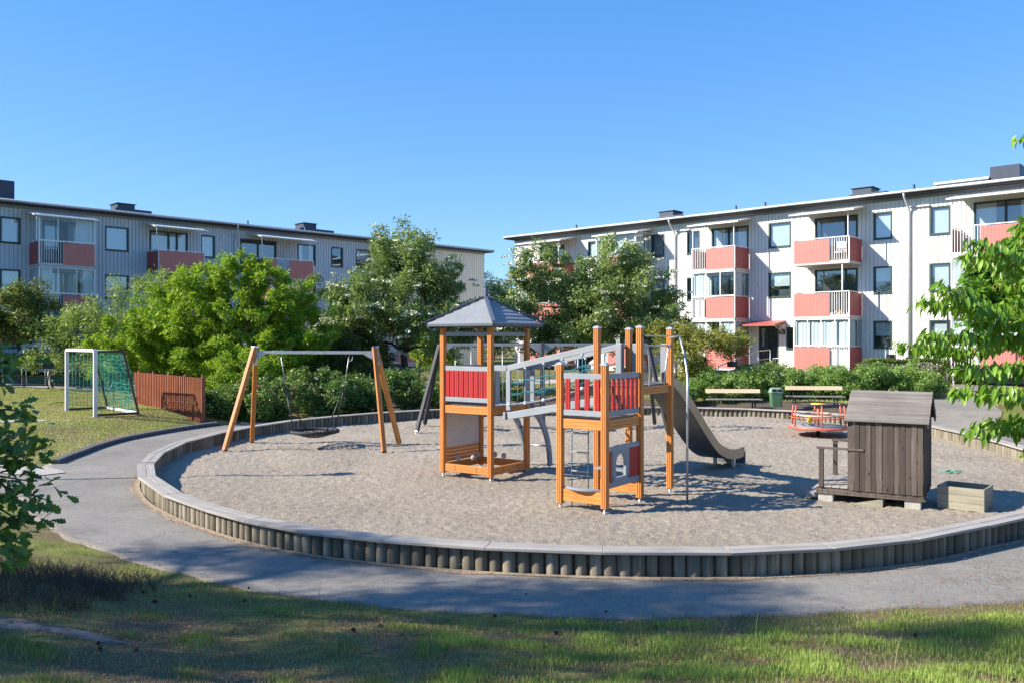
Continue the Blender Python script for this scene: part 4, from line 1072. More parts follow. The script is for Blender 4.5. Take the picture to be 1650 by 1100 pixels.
def building(name, label, O, ang, length, wins, wallmat, doors=(), wall_to=None, pipes=(), group=None):
    b_ = empty('apartment_building', (*O, 0), ang, label, 'building')
    holes = [(a, b, c, d) for a, b, c, d, *_ in wins]+[(a, b, c, d) for a, b, c, d in doors]
    m_ = MB(); clad(m_, 0, wall_to or length, ZB-.6, ZW, holes)
    DE = 11.5
    m_.span((0, .36, ZB-.6), (wall_to or length, .40, ZW))      # inner leaf
    L2 = length
    for x_, sg in ((0, -1), (L2, 1)):
        for k in range(int(DE/.21)):
            y0_, y1_ = k*.21+.002, k*.21+.184; m_.span((x_, y0_, ZB-.6), (x_+sg*.022, y1_, ZW))
        m_.add([(x_, 0, ZB-.6), (x_, DE, ZB-.6), (x_, DE, ZW), (x_, 0, ZW)], [(0, 1, 2, 3)])
    m_.add([(0, DE, ZB-.6), (L2, DE, ZB-.6), (L2, DE, ZW), (0, DE, ZW)], [(0, 1, 2, 3)])
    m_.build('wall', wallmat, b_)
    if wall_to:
        m_ = MB(); clad(m_, wall_to, length, ZB-.6, ZW, []); m_.build('wall', 'wallB', b_)  # far end of the same facade, its brighter warm light put in as colour
    m_ = MB(); m_.span((.0, .33, ZB), (length-.1, .355, ZW-.1)); m_.build('interior', 'interior', b_)
    m_ = MB(); m_.span((-.03, -.045, ZW), (length+.03, .3, ZE2-.16)); m_.span((-.03, .3, ZW), (.3, DE, ZE2-.16)); m_.span((length-.3, .3, ZW), (length+.03, DE, ZE2-.16)); m_.build('fascia', 'fascia', b_)
    m_ = MB(); m_.add([(-.5, -.62, ZE2-.10), (length+.5, -.62, ZE2-.10), (length+.5, DE/2, ZE2+.35), (-.5, DE/2, ZE2+.35), (-.5, DE+.6, ZE2-.10), (length+.5, DE+.6, ZE2-.10),
        (-.5, -.62, ZE2-.19), (length+.5, -.62, ZE2-.19), (length+.5, DE/2, ZE2-.155), (-.5, DE/2, ZE2-.155), (-.5, DE+.6, ZE2-.19), (length+.5, DE+.6, ZE2-.19)],
        [(0,1,2,3),(3,2,5,4),(7,6,9,8),(8,9,10,11),(0,6,7,1),(4,5,11,10),(0,3,9,6),(3,4,10,9),(1,7,8,2),(2,8,11,5)])
    rf = m_.build('roof', 'roofm', b_)
    m_ = MB(); m_.tube([(-.45, -.68, ZE2-.06), (length+.45, -.68, ZE2-.06)], .065, 8); m_.build('gutter', 'gutter', rf)
    for p in pipes:
        m_ = MB(); m_.tube([(p, -.66, ZE2-.08), (p, -.60, ZE2-.30), (p+.08, -.12, 9.0), (p+.08, -.09, 8.8), (p+.08, -.09, 1.0)], .05, 8)
        m_.build('downpipe', 'gutter', b_)
    for w in wins:
        a, b, c, d = w[:4]; window(b_, a, b, c, d, w[4] if len(w) > 4 else 'std', w[5] if len(w) > 5 else ())
    return b_, rf
def std(s0, s1, styles): return [(s0, s1, f+1.07, f+2.38, st) for f, st in zip(FZ, styles)]
def duct(rf, s, y, w, h, h2=0, z=None):
    m_ = MB(); m_.span((s-w/2, y, ZE2-.1), (s+w/2, y+1.6, ZE2+h)); 
    if h2: m_.span((s-w*.15-.55, y+.2, ZE2+h), (s-w*.15+.45, y+1.3, ZE2+h+h2)); m_.span((s-w*.15-.62, y+.14, ZE2+h+h2), (s-w*.15+.52, y+1.36, ZE2+h+h2+.05))
    m_.build('roof_duct', 'duct', rf, bevel=.02)
# right, sunlit building
OR = (.21, 58.74); AR = math.atan2(-.679, .734)
wR = []
wR += std(11.24, 12.12, ('curt', 'blind', 'std')); wR += std(13.69, 14.51, ('curt', 'std', 'std'))
for f, st in zip(FZ, ('curt', 'std', 'curt')): wR.append((15.31, 17.55, f+.25 if f < 6 else f+.25, f+2.38, st, (16.35,)))
wR += [(18.79, 20.03, FZ[1]+1.07, FZ[1]+2.38, 'half'), (18.79, 20.03, FZ[2]+1.07, FZ[2]+2.38, 'blind')]
for f, st in zip(FZ, ('curt', 'std', 'std')): wR.append((21.36, 23.54, f+.25, f+2.38, st, (22.95,)))
wR += std(24.37, 25.24, ('half', 'half', 'blind')); wR += std(27.01, 27.88, ('blind', 'blind', 'blind'))
for f in FZ: wR.append((28.9, 31.6, f+.25, f+2.38, 'curt', (30.2,)))
wR += std(6.4, 7.4, ('std', 'curt', 'blind'))
for f in FZ: wR.append((2.3, 4.4, f+.25, f+2.38, 'std', (3.6,)))
for f in FZ: wR.append((8.9, 10.7, f+.25, f+2.38, 'curt', (9.9,)))
wR += [(19.82, 20.34, 2.2, 3.35, 'std')]
wR += std(33.2, 34.4, ('std', 'blind', 'curt'))
for s_ in (37, 41.5, 46, 50.5, 55, 60, 65, 70): wR += std(s_, s_+1.3, ('std', 'std', 'blind'))
bR, rR = building('r', 'sunlit off-white three storey apartment building with salmon red balconies on the right', OR, AR, 80, wR, 'wallR', doors=[(18.2, 19.35, 1.05, 3.42)], pipes=(12.85, 26.0))
# door
m_ = MB()
for a, b, c, d in ((18.2, 18.28, 1.05, 3.42), (19.27, 19.35, 1.05, 3.42), (18.28, 19.27, 3.32, 3.42), (18.28, 19.27, 1.05, 1.35), (18.62, 18.70, 1.35, 3.32)): m_.span((a, .02, c), (b, .14, d))
dr = m_.build('door', 'dgreen', bR)
m_ = MB(); m_.add([(18.28, .09, 1.35), (19.27, .09, 1.35), (19.27, .09, 3.32), (18.28, .09, 3.32)], [(0, 1, 2, 3)]); m_.build('pane', 'glass', dr)
m_ = MB(); m_.add([(17.7, -1.3, 3.50), (19.75, -1.3, 3.50), (19.75, -.01, 3.72), (17.7, -.01, 3.72), (17.7, -1.3, 3.42), (19.75, -1.3, 3.42), (19.75, -.01, 3.66), (17.7, -.01, 3.66)], [(0,1,2,3),(7,6,5,4),(0,4,5,1),(1,5,6,2),(3,7,4,0)])
cn = m_.build('door_canopy', 'canopy', bR)
m_ = MB()
for x_ in (17.85, 19.6): m_.beam((x_, -1.1, 3.45), (x_, -.02, 3.1), .03, .03)
m_.each('canopy_strut', 'gutter', cn)
m_ = MB(); m_.box((19.56, -.06, 3.40), (.26, .16, .22)); m_.build('door_lamp', 'white', bR, bevel=.02)
m_ = MB(); m_.box((19.56, -.02, 3.10), (.32, .02, .24)); ns = m_.build('number_sign', 'blackm', bR)
m_ = MB(); m_.box((19.49, -.033, 3.10), (.022, .006, .15)); m_.box((19.476, -.0335, 3.155), (.03, .005, .02), ry=.7)
c6 = (19.585, 3.065); m_.tube([(c6[0]+.036*math.cos(a_), -.033, c6[1]+.04*math.sin(a_)) for a_ in np.linspace(0, 2*math.pi, 17)], .011, 6)
m_.tube([(c6[0]+.035*math.cos(a_)*1.0, -.033, c6[1]+.005+.105*math.sin(a_)) for a_ in np.linspace(math.pi, math.pi*.42, 9)], .011, 6); m_.build('house_number', 'white', ns)
# balconies
awn = []
for (s0, s1, bars, spec) in ((15.0, 17.6, (0, .34), 'A'), (20.96, 23.75, (.66, 1), 'B'), (28.4, 32.6, (0, .28), 'C'), (8.3, 11.15, (0, .3), 'D'), (1.9, 5.3, (0, .2), 'E')):
    for k, f in enumerate(FZ):
        gl_ = {'A': (1, 1, 0), 'B': (1, 0, 0), 'C': (1, 1, 0), 'D': (1, 1, 1), 'E': (0, 1, 0)}[spec][k]
        cu_ = {'A': [[(0, .35), (.62, 1)], [(0, .25)]], 'B': [[(0, .99)], []], 'C': [[(.2, 1)], []], 'D': [[(0, .4)], [], [(.5, 1)]], 'E': [[], []]}[spec]
        balcony(bR, s0, s1, f, bars, glaze=gl_, curtains=(cu_[k] if gl_ and k < len(cu_) and cu_[k] else False), panes={'A': 3, 'B': 4, 'C': 5, 'D': 4, 'E': 4}[spec], furn={('B', 2): 'chair', ('B', 1): 'pots', ('A', 2): None}.get((spec, k)))
        if k == 0:
            m_ = MB()
            for s_ in (s0+.05, s1-.35): m_.span((s_-.03, -1.58, .2), (s_+.03, -1.52, f-.17))
            m_.each('balcony_support', 'gutter', bR)
        elif not {'A': (1, 1, 0), 'B': (1, 0, 0), 'C': (1, 1, 0), 'D': (1, 1, 1), 'E': (0, 1, 0)}[spec][k-1]:
            m_ = MB()
            for s_ in (s0+.15, s1-.35): m_.span((s_-.03, -1.58, FZ[k-1]), (s_+.03, -1.52, f-.17))
            m_.each('balcony_support', 'gutter', bR)
    awning(bR, s0-.15, s1+.3)
duct(rR, 11.7, 1.2, 1.8, .42, .32); duct(rR, 23.6, 1.2, 1.9, .42, .3); duct(rR, 29.9, 1.2, 1.25, .95)
m_ = MB(); m_.span((27.0, 1.2, ZE2), (29.2, 3.2, ZE2+.40)); m_.span((26.85, 1.1, ZE2+.40), (29.25, 3.3, ZE2+.50)); m_.build('roof_box', 'white', rR)
for s_ in (16.2, 18.0, 25.9, 4.5): m_ = MB(); m_.tube([(s_, 1.2, ZE2), (s_, 1.2, ZE2+.55)], .06, 8); m_.build('vent_pipe', 'duct', rR)
m_ = MB(); m_.span((12.95, -.12, 9.07), (13.9, -.01, 9.15)); m_.span((26.1, -.12, 9.07), (27.0, -.01, 9.15)); m_.each('cable_duct', 'gutter', bR)

# left, shaded building
OL = (-34.9, 34.7); AL = R(45)
wL = std(12.2, 13.1, ('blind', 'half', 'blind')); wL += std(17.34, 18.59, ('blind', 'blind', 'blind'))
for f, st in zip(FZ, ('std', 'std', 'half')): wL.append((14.2, 16.0, f+.25, f+2.38, 'curt', (15.1,)))
for f, st in zip(FZ, ('curt', 'curt', 'blind')): wL.append((19.81, 22.01, f+.25, f+2.38, st, (20.9, 21.4)))
wL += std(22.84, 23.7, ('half', 'curt', 'blind'))
for f in FZ: wL.append((25.4, 27.85, f+.25, f+2.38, 'std', (26.6,)))
wL += std(29.43, 30.74, ('std', 'half', 'curt')); wL += std(32.0, 32.9, ('std', 'std', 'std')); wL += std(34.0, 35.2, ('blind', 'std', 'half')); wL += std(37.2, 38.6, ('std', 'std', 'std'))
wL += std(9.6, 10.5, ('std', 'std', 'std'))
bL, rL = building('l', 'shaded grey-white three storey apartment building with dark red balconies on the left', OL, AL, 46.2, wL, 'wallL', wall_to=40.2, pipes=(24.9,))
for (s0, s1, bars, spec) in ((13.55, 16.22, (0, .42), 'P'), (19.65, 22.26, (0, 0), 'Q'), (26.1, 29.57, (.25, .52), 'Rr'), (35.6, 38.3, (0, .3), 'T'), (6.5, 9.2, (0, .4), 'O')):
    for k, f in enumerate(FZ):
        gl_ = {'P': (0, 1, 1), 'Q': (0, 0, 0), 'Rr': (0, 0, 0), 'T': (0, 1, 0), 'O': (0, 0, 0)}[spec][k]
        balcony(bL, s0, s1, f, bars, glaze=gl_, curtains=[(.05, .25), (.8, .98)] if gl_ and k == 1 else ([(.7, .98)] if gl_ else False), side_near=-1, panes=3)
    awning(bL, s0-.3, s1+.15)
duct(rL, 12.05, 1.2, 2.2, 1.25); duct(rL, 19.5, 1.6, 2.1, .5, .28); duct(rL, 31.9, 1.6, 2.7, .5, .35)
for s_ in (26.5, 40.0, 30.7): m_ = MB(); m_.tube([(s_, 1.2, ZE2), (s_, 1.2, ZE2+.5)], .06, 8); m_.build('vent_pipe', 'duct', rL)

# ramp rail and bicycle by the entrance
def rail(pts, label, mat='galv'):
    x0, y0 = pts[0][:2]; m_ = MB()
    P = [(x-x0, y-y0, z) for x, y, z in pts]; m_.tube(P, .022, 8)
    for p in P: m_.tube([(p[0], p[1], zgf(p[0]+x0, p[1]+y0)-.1), p], .022, 6)
    m_.tube([(a, b, c-.42) for a, b, c in P], .014, 6)
    o = m_.build('handrail', mat); o.location = (x0, y0, 0); tag(o, label, 'handrail')
rail([(9.2, 37.6, 1.5), (10.4, 38.6, 1.85), (11.6, 39.7, 2.15), (12.4, 40.5, 2.2)], 'thin metal ramp handrail leading up to the canopied entrance')
m_ = MB(); m_.tube([(0, 0, 1.0), (.25, -.15, 1.75), (.75, -.65, 1.8), (1.1, -1.0, 1.2), (1.2, -1.1, .8)], .022, 8); o = m_.build('handrail', 'galv'); o.location = (12.9, 42.6, 0); tag(o, 'bent steel handrail just in front of the green entrance door', 'handrail')

# ================================================================= STREET LAMPS
def lamp(x, y, h, label):
    l_ = empty('street_lamp', (x, y, zgf(x, y)), 0, label, 'street lamp')
    m_ = MB(); m_.tube([(0, 0, -.2), (0, 0, .9), (0, 0, .92), (0, 0, h-.5)], [.075, .075, .045, .038], 10); m_.build('lamp_post', 'blackm', l_)
    m_ = MB(); m_.lathe([(.05, h-.55), (.09, h-.45), (.06, h-.42)], 12); m_.build('lamp_holder', 'blackm', l_)
    m_ = MB(); m_.lathe([(.08, h-.43), (.21, h-.08), (.001, h-.08)], 14); m_.build('lamp_shade', plain('frosted_lamp_glass', (.35, .36, .37), .25), l_)
    m_ = MB(); m_.lathe([(.24, h-.08), (.24, h-.05), (.05, h), (.001, h)], 14); m_.build('lamp_cap', 'galv', l_)
lamp(18.6, 36, 4.35, 'black post street lamp with a conical head beside the right path')
lamp(-10.8, 15.5, 4.9, 'black post street lamp standing left of the path junction')

# ================================================================= BIKE RACK + BICYCLES
RKA = math.atan2(.55, 9); rk = empty('bicycle_rack', (-21.6, 35.2, zgf(-20, 35)), RKA, 'long low black bicycle rack with light hoops behind the lawn', 'bicycle rack')
m_ = MB(); m_.beam((0, 0, .50), (8.2, 0, .50), .04, .05); m_.beam((0, 0, .12), (8.2, 0, .12), .04, .05)
for k in range(8): m_.box((k*1.17+.02, 0, .25), (.05, .05, .62))
m_.build('rack_frame', 'blackm', rk)
for k in range(9):
    m_ = MB(); x_ = .15+k*.95; m_.tube([(x_, .02, .10), (x_-.02, .03, .75), (x_+.04, .05, .88), (x_+.14, .07, .75), (x_+.16, .08, .10)], .016, 6); m_.build('wheel_hoop', 'alu', rk)
def bicycle():
    b_ = empty('bicycle', (0, 0, 0), 0, 'dark bicycle with a front basket parked in the rack', 'bicycle', 'bicycles in the rack')
    for x_ in (0, 1.08):
        m_ = MB(); m_.torus((x_, 0, .34), .33, .022, 24, 6, 'y'); w_ = m_.build('wheel', 'rubber', b_)
        s_ = MB()
        for k in range(12): a_ = k*math.pi/6; s_.tube([(x_, 0, .34), (x_+.31*math.cos(a_), 0, .34+.31*math.sin(a_))], .003, 3)
        s_.torus((x_, 0, .34), .305, .010, 20, 5, 'y'); s_.build('rim', 'alu', w_)
        f_ = MB(); f_.tube([(x_+.37*math.cos(a_), 0, .34+.37*math.sin(a_)) for a_ in np.linspace(.3, 2.6, 10)], .022, 6); f_.build('mudguard', 'alu', b_)
    m_ = MB()
    for a, b in (((0, 0, .34), (.12, 0, .92)), ((.09, 0, .78), (.58, 0, .32)), ((.58, 0, .32), (.75, 0, .84)), ((.58, 0, .32), (1.08, 0, .34)), ((1.08, 0, .34), (.72, 0, .76)), ((.11, 0, .88), (.68, 0, .62))): m_.tube([a, b], .016, 7)
    m_.build('frame', 'blackm', b_)
    m_ = MB(); m_.tube([(.20, -.29, 1.02), (.08, -.22, 1.08), (.13, 0, 1.0), (.08, .22, 1.08), (.20, .29, 1.02)], .014, 7); m_.tube([(.12, 0, .9), (.13, 0, 1.0)], .014, 7); m_.build('handlebar', 'alu', b_)
    m_ = MB(); m_.box((.78, 0, .90), (.26, .14, .06)); m_.build('saddle', 'rubber', b_, bevel=.02)
    m_ = MB(); m_.box((-.12, 0, .84), (.26, .34, .03))
    for sx, sy, dx, dy in ((-.25, 0, .02, .34), (.01, 0, .02, .34), (-.12, -.17, .26, .02), (-.12, .17, .26, .02)): m_.box((sx, sy, .95), (dx, dy, .22))
    m_.build('basket', 'blackm', b_)
    m_ = MB(); m_.tube([(.58, -.10, .32), (.58, .10, .32)], .05, 10); m_.box((.58, -.12, .20), (.09, .07, .02)); m_.box((.58, .12, .45), (.09, .07, .02)); m_.build('crank', 'alu', b_)
    return b_
bk = bicycle(); bk.location = (-19.0, 34.6, zgf(-20, 35)+.02); bk.rotation_euler = (0, 0, R(112)); bk['label'] = 'dark bicycle with a front basket, leftmost in the rack left of the goal'
for x_, y_, a_, lb_ in ((-16.8, 35.0, 78, 'dark bicycle seen through the mouth of the football goal'), (-14.9, 35.3, 95, 'dark bicycle seen through the side net of the football goal')):
    c = copy_tree(bk); c.location = (x_, y_, zgf(x_, y_)+.02); c.rotation_euler = (0, 0, R(a_)); c['label'] = lb_
for x_, y_, a_, lb_ in ((9.6, 36.4, 20, 'bicycle half hidden in the bushes under the red canopy'), (17.9, 39.6, 10, 'bicycle parked before the clipped hedge')):
    c = copy_tree(bk); c.location = (x_, y_, zgf(x_, y_)+.35); c.rotation_euler = (0, 0, R(a_)); c['label'] = lb_; c['group'] = 'bicycles parked near the right building'
# tarpaulin covered heap
tp = empty('covered_trailer', (-6.5, 37.5, zgf(-6.5, 37.5)), .3, 'trailer under a grey-green tarpaulin behind the orange swing', 'trailer')
us = np.linspace(0, 1, 15); vs_ = np.linspace(0, 1, 13); V = []; 
for u in us:
    for v in vs_:
        x_ = -.9+2.9*u; w_ = .55*(math.sin(math.pi*min(1, u*1.3+.12)*.5))**.6; an = math.pi*(v); h_ = .95+.38*math.exp(-((u-.22)/.14)**2)
        y_ = -math.cos(an)*w_*(1+.06*math.sin(u*19+v*7)); z_ = .18+h_*math.sin(an)**.8*(1+.05*math.sin(u*23+v*11)) if 0 < v < 1 else .18
        V.append((x_*(1 if 0 < u < 1 else .97), y_, z_))
F = [(i*13+j, i*13+j+1, (i+1)*13+j+1, (i+1)*13+j) for i in range(14) for j in range(12)]
np_mesh('tarpaulin', np.array(V), np.array(F), 'tarp', tp, smooth=True)
m_ = MB(); m_.torus((.2, -.5, .3), .24, .09, 20, 8, 'y'); m_.torus((1.4, -.5, .3), .24, .09, 20, 8, 'y'); m_.each('wheel', 'rubber', tp)

# ================================================================= ROCK, TOY
def rock(x, y, sx_, sy_, sz_, rz, seed, label):
    n1, n2 = 28, 14; V = []; r_ = np.random.default_rng(seed)
    ph_ = r_.random(6)*6
    for i in range(n1):
        for j in range(n2+1):
            a_ = 2*math.pi*i/n1; b_ = math.pi/2*j/n2; k = 1+.12*math.sin(3*a_+ph_[0])+.08*math.sin(7*a_+4*b_+ph_[1])+.05*math.sin(13*a_+9*b_+ph_[2])
            V.append((sx_*k*math.cos(a_)*math.cos(b_), sy_*k*math.sin(a_)*math.cos(b_), sz_*(math.sin(b_)**.7)*(1+.3*math.sin(5*a_+ph_[3]))-.012+r_.normal()*.006))
    V = [(a_, b_, c_+zgf(x+a_*math.cos(rz)-b_*math.sin(rz), y+a_*math.sin(rz)+b_*math.cos(rz))-zgf(x, y)) for a_, b_, c_ in V]
    F = [(i*(n2+1)+j, ((i+1) % n1)*(n2+1)+j, ((i+1) % n1)*(n2+1)+j+1, i*(n2+1)+j+1) for i in range(n1) for j in range(n2)]
    o = np_mesh('rock', np.array(V), np.array(F), 'rock', smooth=True); o.location = (x, y, zgf(x, y)); o.rotation_euler = (0, 0, rz); tag(o, label, 'rock')
rock(-3.7, 6.25, .9, .10, .035, -.03, 1, 'flat grey rock outcrop in the shaded grass at the lower left')
0 and rock(-2.85, 7.5, .30, .09, .05, -.3, 5, 'small dark rock ledge beside the heather clump')
m_ = MB()
for k in range(7): m_.tube([(.05*k-.15, .02*math.sin(k*2), .03+.02*math.sin(k)), (.05*k-.05+.04*math.sin(k*3), .07*math.cos(k*2.3), .05), (.05*k+.03, .05*math.sin(k), .02)], .009, 5)
o = m_.build('toy_rope', plain('bright_green_plastic', (.03, .55, .30), .5)); o.location = (8.6, 16.7, sandz(8.6, 16.7)+.01); o.rotation_euler = (0, 0, .2); tag(o, 'tangled bright green plastic toy cord lying on the sand right of the playhouse', 'toy')
# ================================================================= VEGETATION
def leaf_arrays(P, D, Nn, L, Wd, fold=.25):
    """diamond leaves (two triangles folded -> one quad)"""
    n_ = len(P); S_ = np.cross(D, Nn); S_ = unit(S_); U = np.cross(S_, D)
    a = P; b = P+D*(L*.45)[:, None]+S_*(Wd*.5)[:, None]+U*(Wd*fold*.5)[:, None]
    c = P+D*L[:, None]-U*(L*.08)[:, None]; d = P+D*(L*.45)[:, None]-S_*(Wd*.5)[:, None]+U*(Wd*fold*.5)[:, None]
    V = np.stack([a, b, c, d], 1).reshape(-1, 3); F = np.arange(n_*4).reshape(-1, 4); return V, F
def clump_points(r, C, rad, n_):
    """n_ points spread inside ragged clumps"""
    idx = r.integers(0, len(C), n_); d = unit(r.standard_normal((n_, 3))); rr = rad[idx]*(r.random(n_)**.45)
    d[:, 2] *= .75
    sh = (r.random(n_)*1.0)[:, None]*(unit(C-C.mean(0))*.8+np.array([0, 0, .6]))[idx]*rad[idx][:, None]*(1.0 if len(C) > 150 else .35)
    P = C[idx]+d*(rr*(1-.5*np.linalg.norm(sh, axis=1)/np.maximum(rad[idx], 1e-3)*.6).clip(.3, 1))[:, None]+sh; return P, d, idx
def crown_clumps(r, blobs, n_, seed, gap=.0):
    C = []; w = np.array([b[3]*b[4]*b[5] for b in blobs])**.75; w = w/w.sum()
    tries = 0
    while len(C) < n_ and tries < n_*60:
        tries += 1; b = blobs[r.choice(len(blobs), p=w)]; d = r.standard_normal(3); d /= np.linalg.norm(d); q = r.random()**.32
        p = np.array([b[0]+d[0]*b[3]*q, b[1]+d[1]*b[4]*q, b[2]+d[2]*b[5]*q])
        if gap and (math.sin(p[0]*2.1+seed)*math.sin(p[1]*2.3+seed*2)*math.sin(p[2]*2.7+seed*3)) > gap: continue
        C.append(p)
    return np.array(C)
def leaves(r, name, mat, C, rad, n_, L, Wd, parent, up=.35, droop=0.0, kind=None):
    P, d, idx = clump_points(r, C, rad, n_)
    D = unit(d*.8+r.standard_normal((n_, 3))*.75+np.array([0, 0, -droop])); Nn = unit(d*.5+np.array([0, 0, up*2])+r.standard_normal((n_, 3))*.55)
    sc_ = .65+.7*r.random(n_); V, F = leaf_arrays(P, D, Nn, L*sc_, Wd*sc_)
    crn = r.random(len(C)); rnd = .55*crn[idx]+.45*r.random(n_)
    return np_mesh(name, V, F, LG.get(mat, M.get(mat)), parent, rnd)
def limbs(r, base, fork, C, tr, nmain=7, nsec=26, lean=(0, 0)):
    m_ = MB(); f = Vector((lean[0], lean[1], fork)); b0 = Vector((0, 0, -.25))
    mid = b0.lerp(f, .5)+Vector((r.normal()*.05, r.normal()*.05, 0))
    m_.tube([b0, Vector((0, 0, .1)), mid, f], [tr*1.35, tr*1.1, tr*.92, tr*.8], 9)
    idx = r.permutation(len(C)); mains = []
    for k in idx[:nmain]:
        t = Vector(C[k]); 
        a = f+(t-f)*.35+Vector((r.normal()*.12, r.normal()*.12, abs((t-f).length)*.10)); b = f+(t-f)*.7+Vector((r.normal()*.15, r.normal()*.15, abs((t-f).length)*.08))
        pts = [f-Vector((0, 0, .1)), a, b, t]; m_.tube(pts, [tr*.55, tr*.36, tr*.22, tr*.07], 6); mains.append(pts)
    for k in idx[nmain:nmain+nsec]:
        t = Vector(C[k]); bp = min((p for ps in mains for p in ps[1:3]+[(ps[1]+ps[2])/2]), key=lambda p: (p-t).length)
        q = bp.lerp(t, .5)+Vector((r.normal()*.1, r.normal()*.1, .08)); m_.tube([bp, q, t], [tr*.2, tr*.12, tr*.04], 5)
    return m_
def plant(name, label, cat, xy, blobs, mat, n_, L, Wd, nclump, crad, trunk=None, fork=1.5, bark='bark', seed=1, up=.35, droop=0, gap=0, group=None, blossom=None, mat2=None, lean=(0, 0), nmain=7, nsec=26, leafname='foliage', z=None):
    r = np.random.default_rng(seed); zz = zgf(*xy) if z is None else z
    o = empty(name, (xy[0], xy[1], zz), 0, label, cat, group)
    C = crown_clumps(r, blobs, nclump, seed, gap); rad = crad*(.6+.8*r.random(len(C)))
    leaves(r, leafname, mat, C, rad, n_, L, Wd, o, up, droop)
    if mat2: leaves(r, leafname, mat2[0], C, rad*1.12, mat2[1], L, Wd, o, up, droop)
    if trunk: limbs(r, xy, fork, C, trunk, nmain, nsec, lean).build('trunk', bark, o)
    if blossom:
        bn, bl, bm = blossom; k = bn*26
        ex = np.linalg.norm((C-C.mean(0))/C.std(0), axis=1); ci = np.argsort(-ex)[:int(len(C)*.62)]; ci = ci[r.integers(0, len(ci), bn)]
        top = C[ci]+unit(C[ci]-C.mean(0)+np.array([-.3, -.8, .8]))*crad*1.35+r.standard_normal((bn, 3))*crad*.42
        Q = np.repeat(top, 26, 0)+r.standard_normal((k, 3))*np.array([bl, bl, bl*.35])
        sc_ = np.full(k, .09); V, F = leaf_arrays(Q, unit(r.standard_normal((k, 3))*np.array([1, 1, .3])), unit(r.standard_normal((k, 3))*.5+np.array([0, 0, 1.])), sc_, sc_)
        tag(np_mesh('blossom', V, F, M[bm], o), kind='stuff')
    return o
# --- rowans / whitebeams in the middle (x centre, y, z) relative to base
plant('broadleaf_tree', 'round flowering tree with a dark trunk between the orange swing and the roofed tower', 'tree', (-4.7, 36.5),
      [(-.1, 0, 4.0, 2.8, 2.4, 1.7), (-1.7, .2, 3.1, 1.5, 1.6, 1.1), (1.4, 0, 3.0, 1.7, 1.8, 1.1), (-.2, 0, 5.6, 1.5, 1.5, 1.1), (.9, .1, 4.9, 1.4, 1.4, 1.0)], 'rowan', 60000, .13, .066, 230, .46, trunk=.17, fork=1.9, seed=21, gap=.36, blossom=(200, .07, 'blossom'), nmain=9, nsec=40, droop=.25)
plant('broadleaf_tree', 'wide two-crowned flowering tree standing behind the rope bridge', 'tree', (3.1, 37.0),
      [(-2.7, 0, 3.4, 1.9, 1.9, 1.6), (-1.7, 0, 5.0, 1.4, 1.3, 1.3), (1.6, 0, 3.8, 2.5, 2.2, 1.8), (1.1, 0, 5.5, 1.5, 1.5, 1.1), (3.2, 0, 3.0, 1.4, 1.5, 1.2), (-.3, 0, 2.5, 2.2, 1.6, .8), (.2, .2, 3.6, 1.2, 1.5, 1.2)], 'rowan', 74000, .13, .066, 290, .46, trunk=.20, fork=1.35, seed=33, gap=.36, blossom=(300, .07, 'blossom'), nmain=11, nsec=46, droop=.25)
# --- big bright shrub tree behind the fence
plant('bushy_tree', 'huge bright lime-green bushy tree behind the red-brown fence', 'tree', (-11.3, 33.0),
      [(.2, 0, 2.2, 3.9, 2.2, 2.0), (-1.7, -.1, 2.6, 2.0, 1.7, 1.6), (2.9, .1, 2.4, 1.6, 1.5, 1.6), (.4, 0, 3.6, 2.4, 1.7, 1.6), (-.9, 0, 4.2, 1.1, 1.2, 1.0), (-1.9, 0, 3.6, .9, .9, .8), (-3.2, -.1, 2.1, 1.6, 1.3, 1.3), (-4.4, 0, 1.5, 1.2, 1.1, 1.0), (2.1, 0, 3.5, 1.7, 1.4, 1.4), (.7, .1, 4.7, 1.2, 1.0, .8), (2.0, .1, 4.6, .6, .6, .8), (.8, -1.0, 1.6, 2.8, 1.6, 1.3), (1.6, -1.6, 1.2, 1.9, 1.2, 1.0)], 'bright', 100000, .13, .055, 620, .27, trunk=.16, fork=.8, seed=5, nmain=10, nsec=40)
plant('bushy_tree', 'grey-green drooping bush with long arching twigs behind the goal', 'bush', (-16.6, 36.6),
      [(0, 0, 2.1, 3.2, 1.8, 1.5), (-2.0, -.2, 2.3, 1.5, 1.3, .9), (-2.8, -.3, 1.3, 1.2, 1.2, .9), (1.0, 0, 3.2, 2.4, 1.5, 1.5), (.8, -1.2, 1.0, 2.4, 1.2, 1.0)], 'olive', 36000, .15, .04, 170, .48, trunk=.12, fork=.7, seed=6, droop=.4)
plant('bushy_tree', 'dark green tall shrub behind the orange swing crossbeam', 'tree', (-8.3, 37.2),
      [(0, 0, 2.6, 2.1, 1.6, 1.7), (.9, 0, 1.9, 1.6, 1.5, 1.4), (-.6, 0, 3.9, 1.2, 1.1, 1.1), (1.4, .1, 3.3, .9, .9, .9), (1.8, 0, 1.6, 1.4, 1.2, 1.2)], 'dark', 22000, .13, .05, 110, .46, trunk=.12, fork=1.0, seed=7, gap=.4, mat2=('olive', 7000))
plant('yew_bush', 'dark yellow-tipped conifer bush under the swing crossbeam', 'bush', (-6.9, 33.6),
      [(0, 0, 1.2, 1.25, 1.1, 1.1), (.2, 0, 2.0, .9, .8, .6)], 'yew', 16000, .11, .022, 90, .33, trunk=.08, fork=.5, seed=8)
plant('broadleaf_tree', 'small fresh-green tree between the trunk and the charcoal swing', 'tree', (-4.6, 41.5), [(.9, 0, 2.0, 1.1, 1, .9), (1.2, 0, 1.3, .9, .9, .7), (.3, 0, 1.7, .8, .8, .8)], 'bright', 7000, .13, .075, 46, .36, trunk=.07, fork=.9, seed=9)
